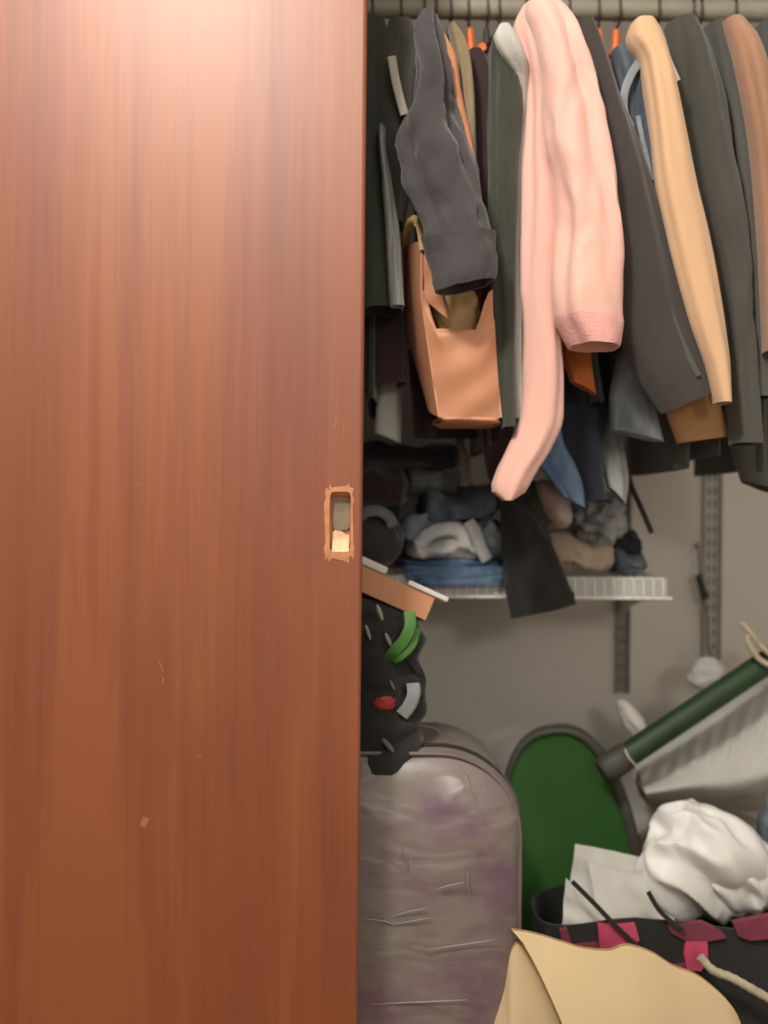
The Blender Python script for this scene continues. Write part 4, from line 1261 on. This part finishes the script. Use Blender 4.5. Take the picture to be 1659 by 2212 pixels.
# --- white things behind the pole, on the right
def white_pile():
    # ribbed blanket
    t = thing('ribbed_blanket', 'white ribbed blanket bunched under the green pole', 'blanket', P(1530, 1760, 1.68))
    n, m = 70, 40
    vs, fs = [], []
    for i in range(n):
        u = i / (n - 1)
        for k in range(m):
            w = k / (m - 1)
            # profile: from the top back, over the front edge, rolling under
            px_ = 1372 + 400 * u
            ytop = 1640 - 210 * u
            ybot = 1742 + 10 * math.sin(3 * u)
            y = ytop + (ybot - ytop) * w
            dd = 1.70 - .10 * math.sin(math.pi * min(w * .62 + .12, 1)) - .035 * math.exp(-((w - .72) / .16) ** 2) + .06 * (w > .86) * (w - .86) / .14
            p = P(px_ + 30 * w * (1 - u) , y, dd)
            rib = .0045 * math.sin((u * 34 + w * 5) * 2.0) * max(0, 1 - abs(w - .35) / .4)
            fold = .012 * mnoise.noise(Vector((u * 4, w * 3, 2.2)))
            p.y += rib + fold
            vs.append(p)
    nb = len(vs)
    vs += [p + Vector((0, .06, 0)) for p in vs]
    for i in range(n - 1):
        for k in range(m - 1):
            q = i * m + k
            fs += [(q, q + 1, q + m + 1, q + m), (nb + q, nb + q + m, nb + q + m + 1, nb + q + 1)]
    rim = list(range(m)) + [i * m + m - 1 for i in range(1, n)] + [(n - 1) * m + k for k in range(m - 2, -1, -1)] + [i * m for i in range(n - 2, 0, -1)]
    for j in range(len(rim)):
        a_, b_ = rim[j], rim[(j + 1) % len(rim)]
        fs.append((a_, nb + a_, nb + b_, b_))
    mesh_obj('blanket', vs, fs, M['c_white'], t)
    # support under it
    v, f = crumple((P(1560, 1900, 1.72).x, 1.725, .19), (.20, .10, .19), 3, .12, 1.6, 40, 60, zmin=.001, expo=2.6)
    tag(mesh_obj('laundry_bag', v, f, M['c_beige']), 'beige laundry bag standing on the closet floor under the white blanket', 'bag')
    # crumpled plastic bag
    t = thing('plastic_bag', 'bright white crumpled plastic bag on the pink and black tote', 'bag', P(1510, 1960, 1.48))
    v, f = crumple(P(1516, 1862, 1.435), (.094, .066, .082), 7, .40, 1.0, 80, 130, fine=.15, aniso=(1.5, 1.3, .6, .6))
    mesh_obj('bag_body', v, f, M['poly'], t)
    v, f = crumple(P(1594, 1884, 1.425), (.054, .045, .058), 9, .45, 1.0, 60, 90, fine=.15, aniso=(1.6, 1.3, .6, .7))
    mesh_obj('bag_fold', v, f, M['poly'], t)
    # white sheet with sharp corner
    def sheet(corners, dd, name, label, seed, mat, bend=.012):
        n = 18
        vs, fs = [], []
        a, b, c, e = [P(q[0], q[1], dd + (q[2] if len(q) > 2 else 0)) for q in corners]
        for i in range(n):
            for k in range(n):
                u, w = i / (n - 1), k / (n - 1)
                p = a.lerp(b, u).lerp(e.lerp(c, u), w)
                p.y += bend * math.sin(3 * u + 2 * w + seed) + .006 * mnoise.noise(Vector((u * 4 + seed, w * 4, 1)))
                vs.append(p)
        nb = len(vs)
        vs += [p + Vector((0, .0022, 0)) for p in vs]
        for i in range(n - 1):
            for k in range(n - 1):
                q = i * n + k
                fs += [(q, q + 1, q + n + 1, q + n), (nb + q, nb + q + n, nb + q + n + 1, nb + q + 1)]
        rim = list(range(n)) + [i * n + n - 1 for i in range(1, n)] + [(n - 1) * n + k for k in range(n - 2, -1, -1)] + [i * n for i in range(n - 2, 0, -1)]
        for j in range(len(rim)):
            a_, b_ = rim[j], rim[(j + 1) % len(rim)]
            fs.append((a_, nb + a_, nb + b_, b_))
        tag(mesh_obj(name, vs, fs, mat), label, 'paper', 'white paper sheets in the tote')
    sheet([(1244, 1826, .03), (1392, 1852, .05), (1420, 2030), (1222, 2016)], 1.400, 'paper_sheet', 'white paper sheet with a sharp upper corner in front of the green shell', 1, M['paper'], .006)
    sheet([(1224, 1900, .01), (1300, 1960, .02), (1380, 2050), (1210, 2032)], 1.362, 'paper_sheet', 'smaller white paper sheet tucked in front of the sharp cornered sheet', 2, M['paper'], .005)
    sheet([(1270, 1862, 0.03), (1440, 1900, 0.03), (1470, 2040), (1300, 2040)], 1.382, 'paper_sheet', 'white paper sheet sagging between the sharp cornered sheet and the plastic bag', 3, M['paper'], .006)
    # white cards against the wall above the pole
    v, f = crumple(P(1366, 1556, 1.70), (.017, .02, .040), 21, .3, 1.0, 30, 40, rot=Matrix.Rotation(-.6, 3, 'Y'), fine=.1)
    tag(mesh_obj('white_rag', v, f, M['c_white2']), 'small white rag on the left above the green pole', 'cloth')
    v, f = crumple(P(1528, 1460, 1.70), (.034, .025, .030), 22, .35, 1.0, 30, 40, fine=.1)
    tag(mesh_obj('white_rag', v, f, M['c_white']), 'white rag resting on the upper part of the green pole', 'cloth')
    for (pp, lab) in (([(1600, 1345), (1622, 1368), (1640, 1392), (1672, 1420)], 'upper cream cord end at the right edge above the pole'), ([(1612, 1372), (1620, 1396), (1640, 1424), (1668, 1440)], 'lower cream cord end at the right edge above the pole')):
        tag(MB().tube(smooth_path([P(a, b, 1.56) for a, b in pp], 16), .005, 10).build('cream_cord', M['rope']), lab, 'cord')
    v, f = crumple(P(1702, 1800, 1.44), (.040, .05, .07), 25, .25, 1.8, 28, 40)
    tag(mesh_obj('dark_cloth', v, f, M['denim_d']), 'dark navy cloth bundle at the right edge beside the plastic bag', 'cloth')
M['poly'] = plain('white_polythene', (.76, .75, .73), .45, var=.03, spec=.4)
M['paper'] = plain('white_paper', (.56, .55, .51), .7, var=.03)
white_pile()

def tote():
    x0, x1 = P(1165, 2050, 1.36).x, P(1760, 2050, 1.36).x
    z1 = P(1400, 2002, 1.345).z
    t = thing('tote_bag', 'black tote bag with bright pink pattern on the closet floor', 'bag', ((x0 + x1) / 2, 1.42, 0))
    yf, yb = 1.345, 1.50
    n, m = 40, 60
    vs, fs = [], []
    for i in range(n):
        w = i / (n - 1)
        for k in range(m):
            th = 2 * math.pi * k / m
            c, s = math.cos(th), math.sin(th)
            e = 2 / 4.0
            px_ = math.copysign(abs(c) ** e, c)
            py_ = math.copysign(abs(s) ** e, s)
            x = (x0 + x1) / 2 + px_ * (x1 - x0) / 2 * (.97 + .03 * w)
            y = (yf + yb) / 2 + py_ * (yb - yf) / 2
            z = .001 + (z1 - .001) * w + (.010 * math.sin(x * 18 + 1) + .02 * (x - x0)) * w ** 4
            if py_ < 0:
                y += .008 * mnoise.noise(Vector((x * 8, z * 8, 3)))
            vs.append((x, y, z))
    for i in range(n - 1):
        for k in range(m):
            fs.append((i * m + k, i * m + (k + 1) % m, (i + 1) * m + (k + 1) % m, (i + 1) * m + k))
    nb = len(vs)
    top = vs[(n - 1) * m:]
    cx, cy = (x0 + x1) / 2, (yf + yb) / 2
    vs += [(cx + (p[0] - cx) * .985, cy + (p[1] - cy) * .95, p[2] - .0005) for p in top]
    vs += [(cx + (p[0] - cx) * .985, cy + (p[1] - cy) * .95, z1 - .13) for p in top]
    for k in range(m):
        a, b = (n - 1) * m + k, (n - 1) * m + (k + 1) % m
        fs.append((a, b, nb + (k + 1) % m, nb + k))
        fs.append((nb + k, nb + (k + 1) % m, nb + m + (k + 1) % m, nb + m + k))
    fs.append(tuple(nb + m + k for k in range(m)))
    fs.append(tuple(range(m - 1, -1, -1)))
    mesh_obj('bag_body', vs, fs, M['c_bag'], t)
    def patch(poly, mat='pink_dark'):
        pts = [P(a, b, yf - .006) for a, b in poly]
        k = len(pts)
        MB().add(pts + [p + Vector((0, .011, 0)) for p in pts], [tuple(range(k - 1, -1, -1))] + [(j, (j + 1) % k, k + (j + 1) % k, k + j) for j in range(k)]).build('pink_print', M[mat], t, smooth=False)
    for poly in ([(1292, 1998), (1340, 2000), (1372, 1996), (1382, 2032), (1340, 2050), (1296, 2050)], [(1210, 2012), (1226, 2008), (1238, 2046), (1216, 2052)],
                 [(1240, 2046), (1290, 2040), (1300, 2054), (1250, 2062)], [(1440, 1998), (1520, 1994), (1560, 2012), (1570, 2026), (1530, 2034), (1480, 2032), (1450, 2016)],
                 [(1482, 2034), (1528, 2034), (1530, 2070), (1516, 2098), (1484, 2096), (1478, 2060)], [(1584, 1994), (1680, 1976), (1690, 2026), (1620, 2032), (1594, 2022)], [(1430, 2092), (1480, 2084), (1484, 2096), (1440, 2104)]):
        patch(poly, 'pink_print' if poly[0] in ((1292, 1998), (1482, 2034)) else 'pink_dark')
    for q in ([(1236, 1904), (1284, 1952), (1330, 2000), (1384, 2050)], [(1400, 1926), (1424, 1966), (1452, 1992), (1476, 2010)]):
        MB().tube(smooth_path([P(a, b, 1.332 if j else 1.338) for j, (a, b) in enumerate(q)], 20), 0, 8, flat=(.0035, .0014, (0, -1, 0))).build('handle', M['c_bag'], t)
tote()

tag(MB().tube(smooth_path([P(1512, 2066, 1.315), P(1540, 2096, 1.31), P(1580, 2112, 1.308), P(1620, 2134, 1.306), P(1670, 2162, 1.305), P(1760, 2210, 1.31)], 40), [.0062 + .0005 * math.sin(k * 1.9) for k in range(40)], 12).build('rope', M['rope']), 'thick cream rope lying across the pink and black tote', 'rope')

# --- bent cardboard in the foreground
def cardboard(topc, dd, label, seed, lean=.03, zbot=.001, bulge=.03, cut=0.0):
    n, m = 60, 26
    xs = [q[0] for q in topc]
    ys = [q[1] for q in topc]
    t = thing('cardboard_sheet', label, 'cardboard', (P((xs[0] + xs[-1]) / 2, ys[0], dd).x, dd, 0), 'bent cardboard on the closet floor')
    vs, fs = [], []
    for i in range(n):
        u = i / (n - 1)
        x = xs[0] + (xs[-1] - xs[0]) * u
        top = P(x, interp(xs, ys, x), dd)
        for k in range(m):
            w = k / (m - 1)
            z = top.z + (zbot - top.z) * w
            y = dd - lean * w - bulge * math.sin(math.pi * min(1, w * 1.3)) * (.5 + .5 * math.sin(u * 5 + seed)) + .03 * (1 - w) ** 3
            xx = top.x
            if cut:
                xl0, xr0 = P(xs[0], ys[0], dd).x, P(xs[-1], ys[-1], dd).x
                lim = xl0 + cut * min(1, (P(xs[0], ys[0], dd).z - z) / .11) ** .75 if z < P(xs[0], ys[0], dd).z else xl0
                xx = lim + (top.x - xl0) / (xr0 - xl0) * (xr0 - lim)
            vs.append(Vector((xx, y, z)))
    nb = len(vs)
    vs += [p + Vector((0, .004, 0)) for p in vs]
    for i in range(n - 1):
        for k in range(m - 1):
            q = i * m + k
            fs += [(q, q + 1, q + m + 1, q + m), (nb + q, nb + q + m, nb + q + m + 1, nb + q + 1)]
    mesh_obj('board', vs, fs, M['card'], t)
    rim = [i * m for i in range(n)]
    ev, ef = [], []
    for i in rim:
        ev += [vs[i] + Vector((0, -.0003, .0004)), vs[nb + i] + Vector((0, .0003, .0004)), vs[nb + i] + Vector((0, .0003, -.001)), vs[i] + Vector((0, -.0003, -.001))]
    for j in range(len(rim) - 1):
        for k in range(4):
            ef.append((j * 4 + k, j * 4 + (k + 1) % 4, (j + 1) * 4 + (k + 1) % 4, (j + 1) * 4 + k))
    mesh_obj('torn_edge', ev, ef, M['card_edge'], t, smooth=False)
cardboard([(1112, 2030), (1150, 2038), (1200, 2056), (1250, 2072), (1300, 2076), (1350, 2064), (1400, 2078), (1450, 2110), (1500, 2128), (1550, 2162), (1600, 2212), (1640, 2300)], 1.222, 'wavy topped tan cardboard sheet in front of the pink and black tote', 1, lean=.02, bulge=.02, cut=.064)
cardboard([(1072, 2240), (1096, 2160), (1110, 2080), (1124, 2060), (1160, 2080), (1200, 2110), (1260, 2180)], 1.234, 'smaller tan cardboard piece at the bottom beside the suitcase', 2, lean=.004, bulge=.004)
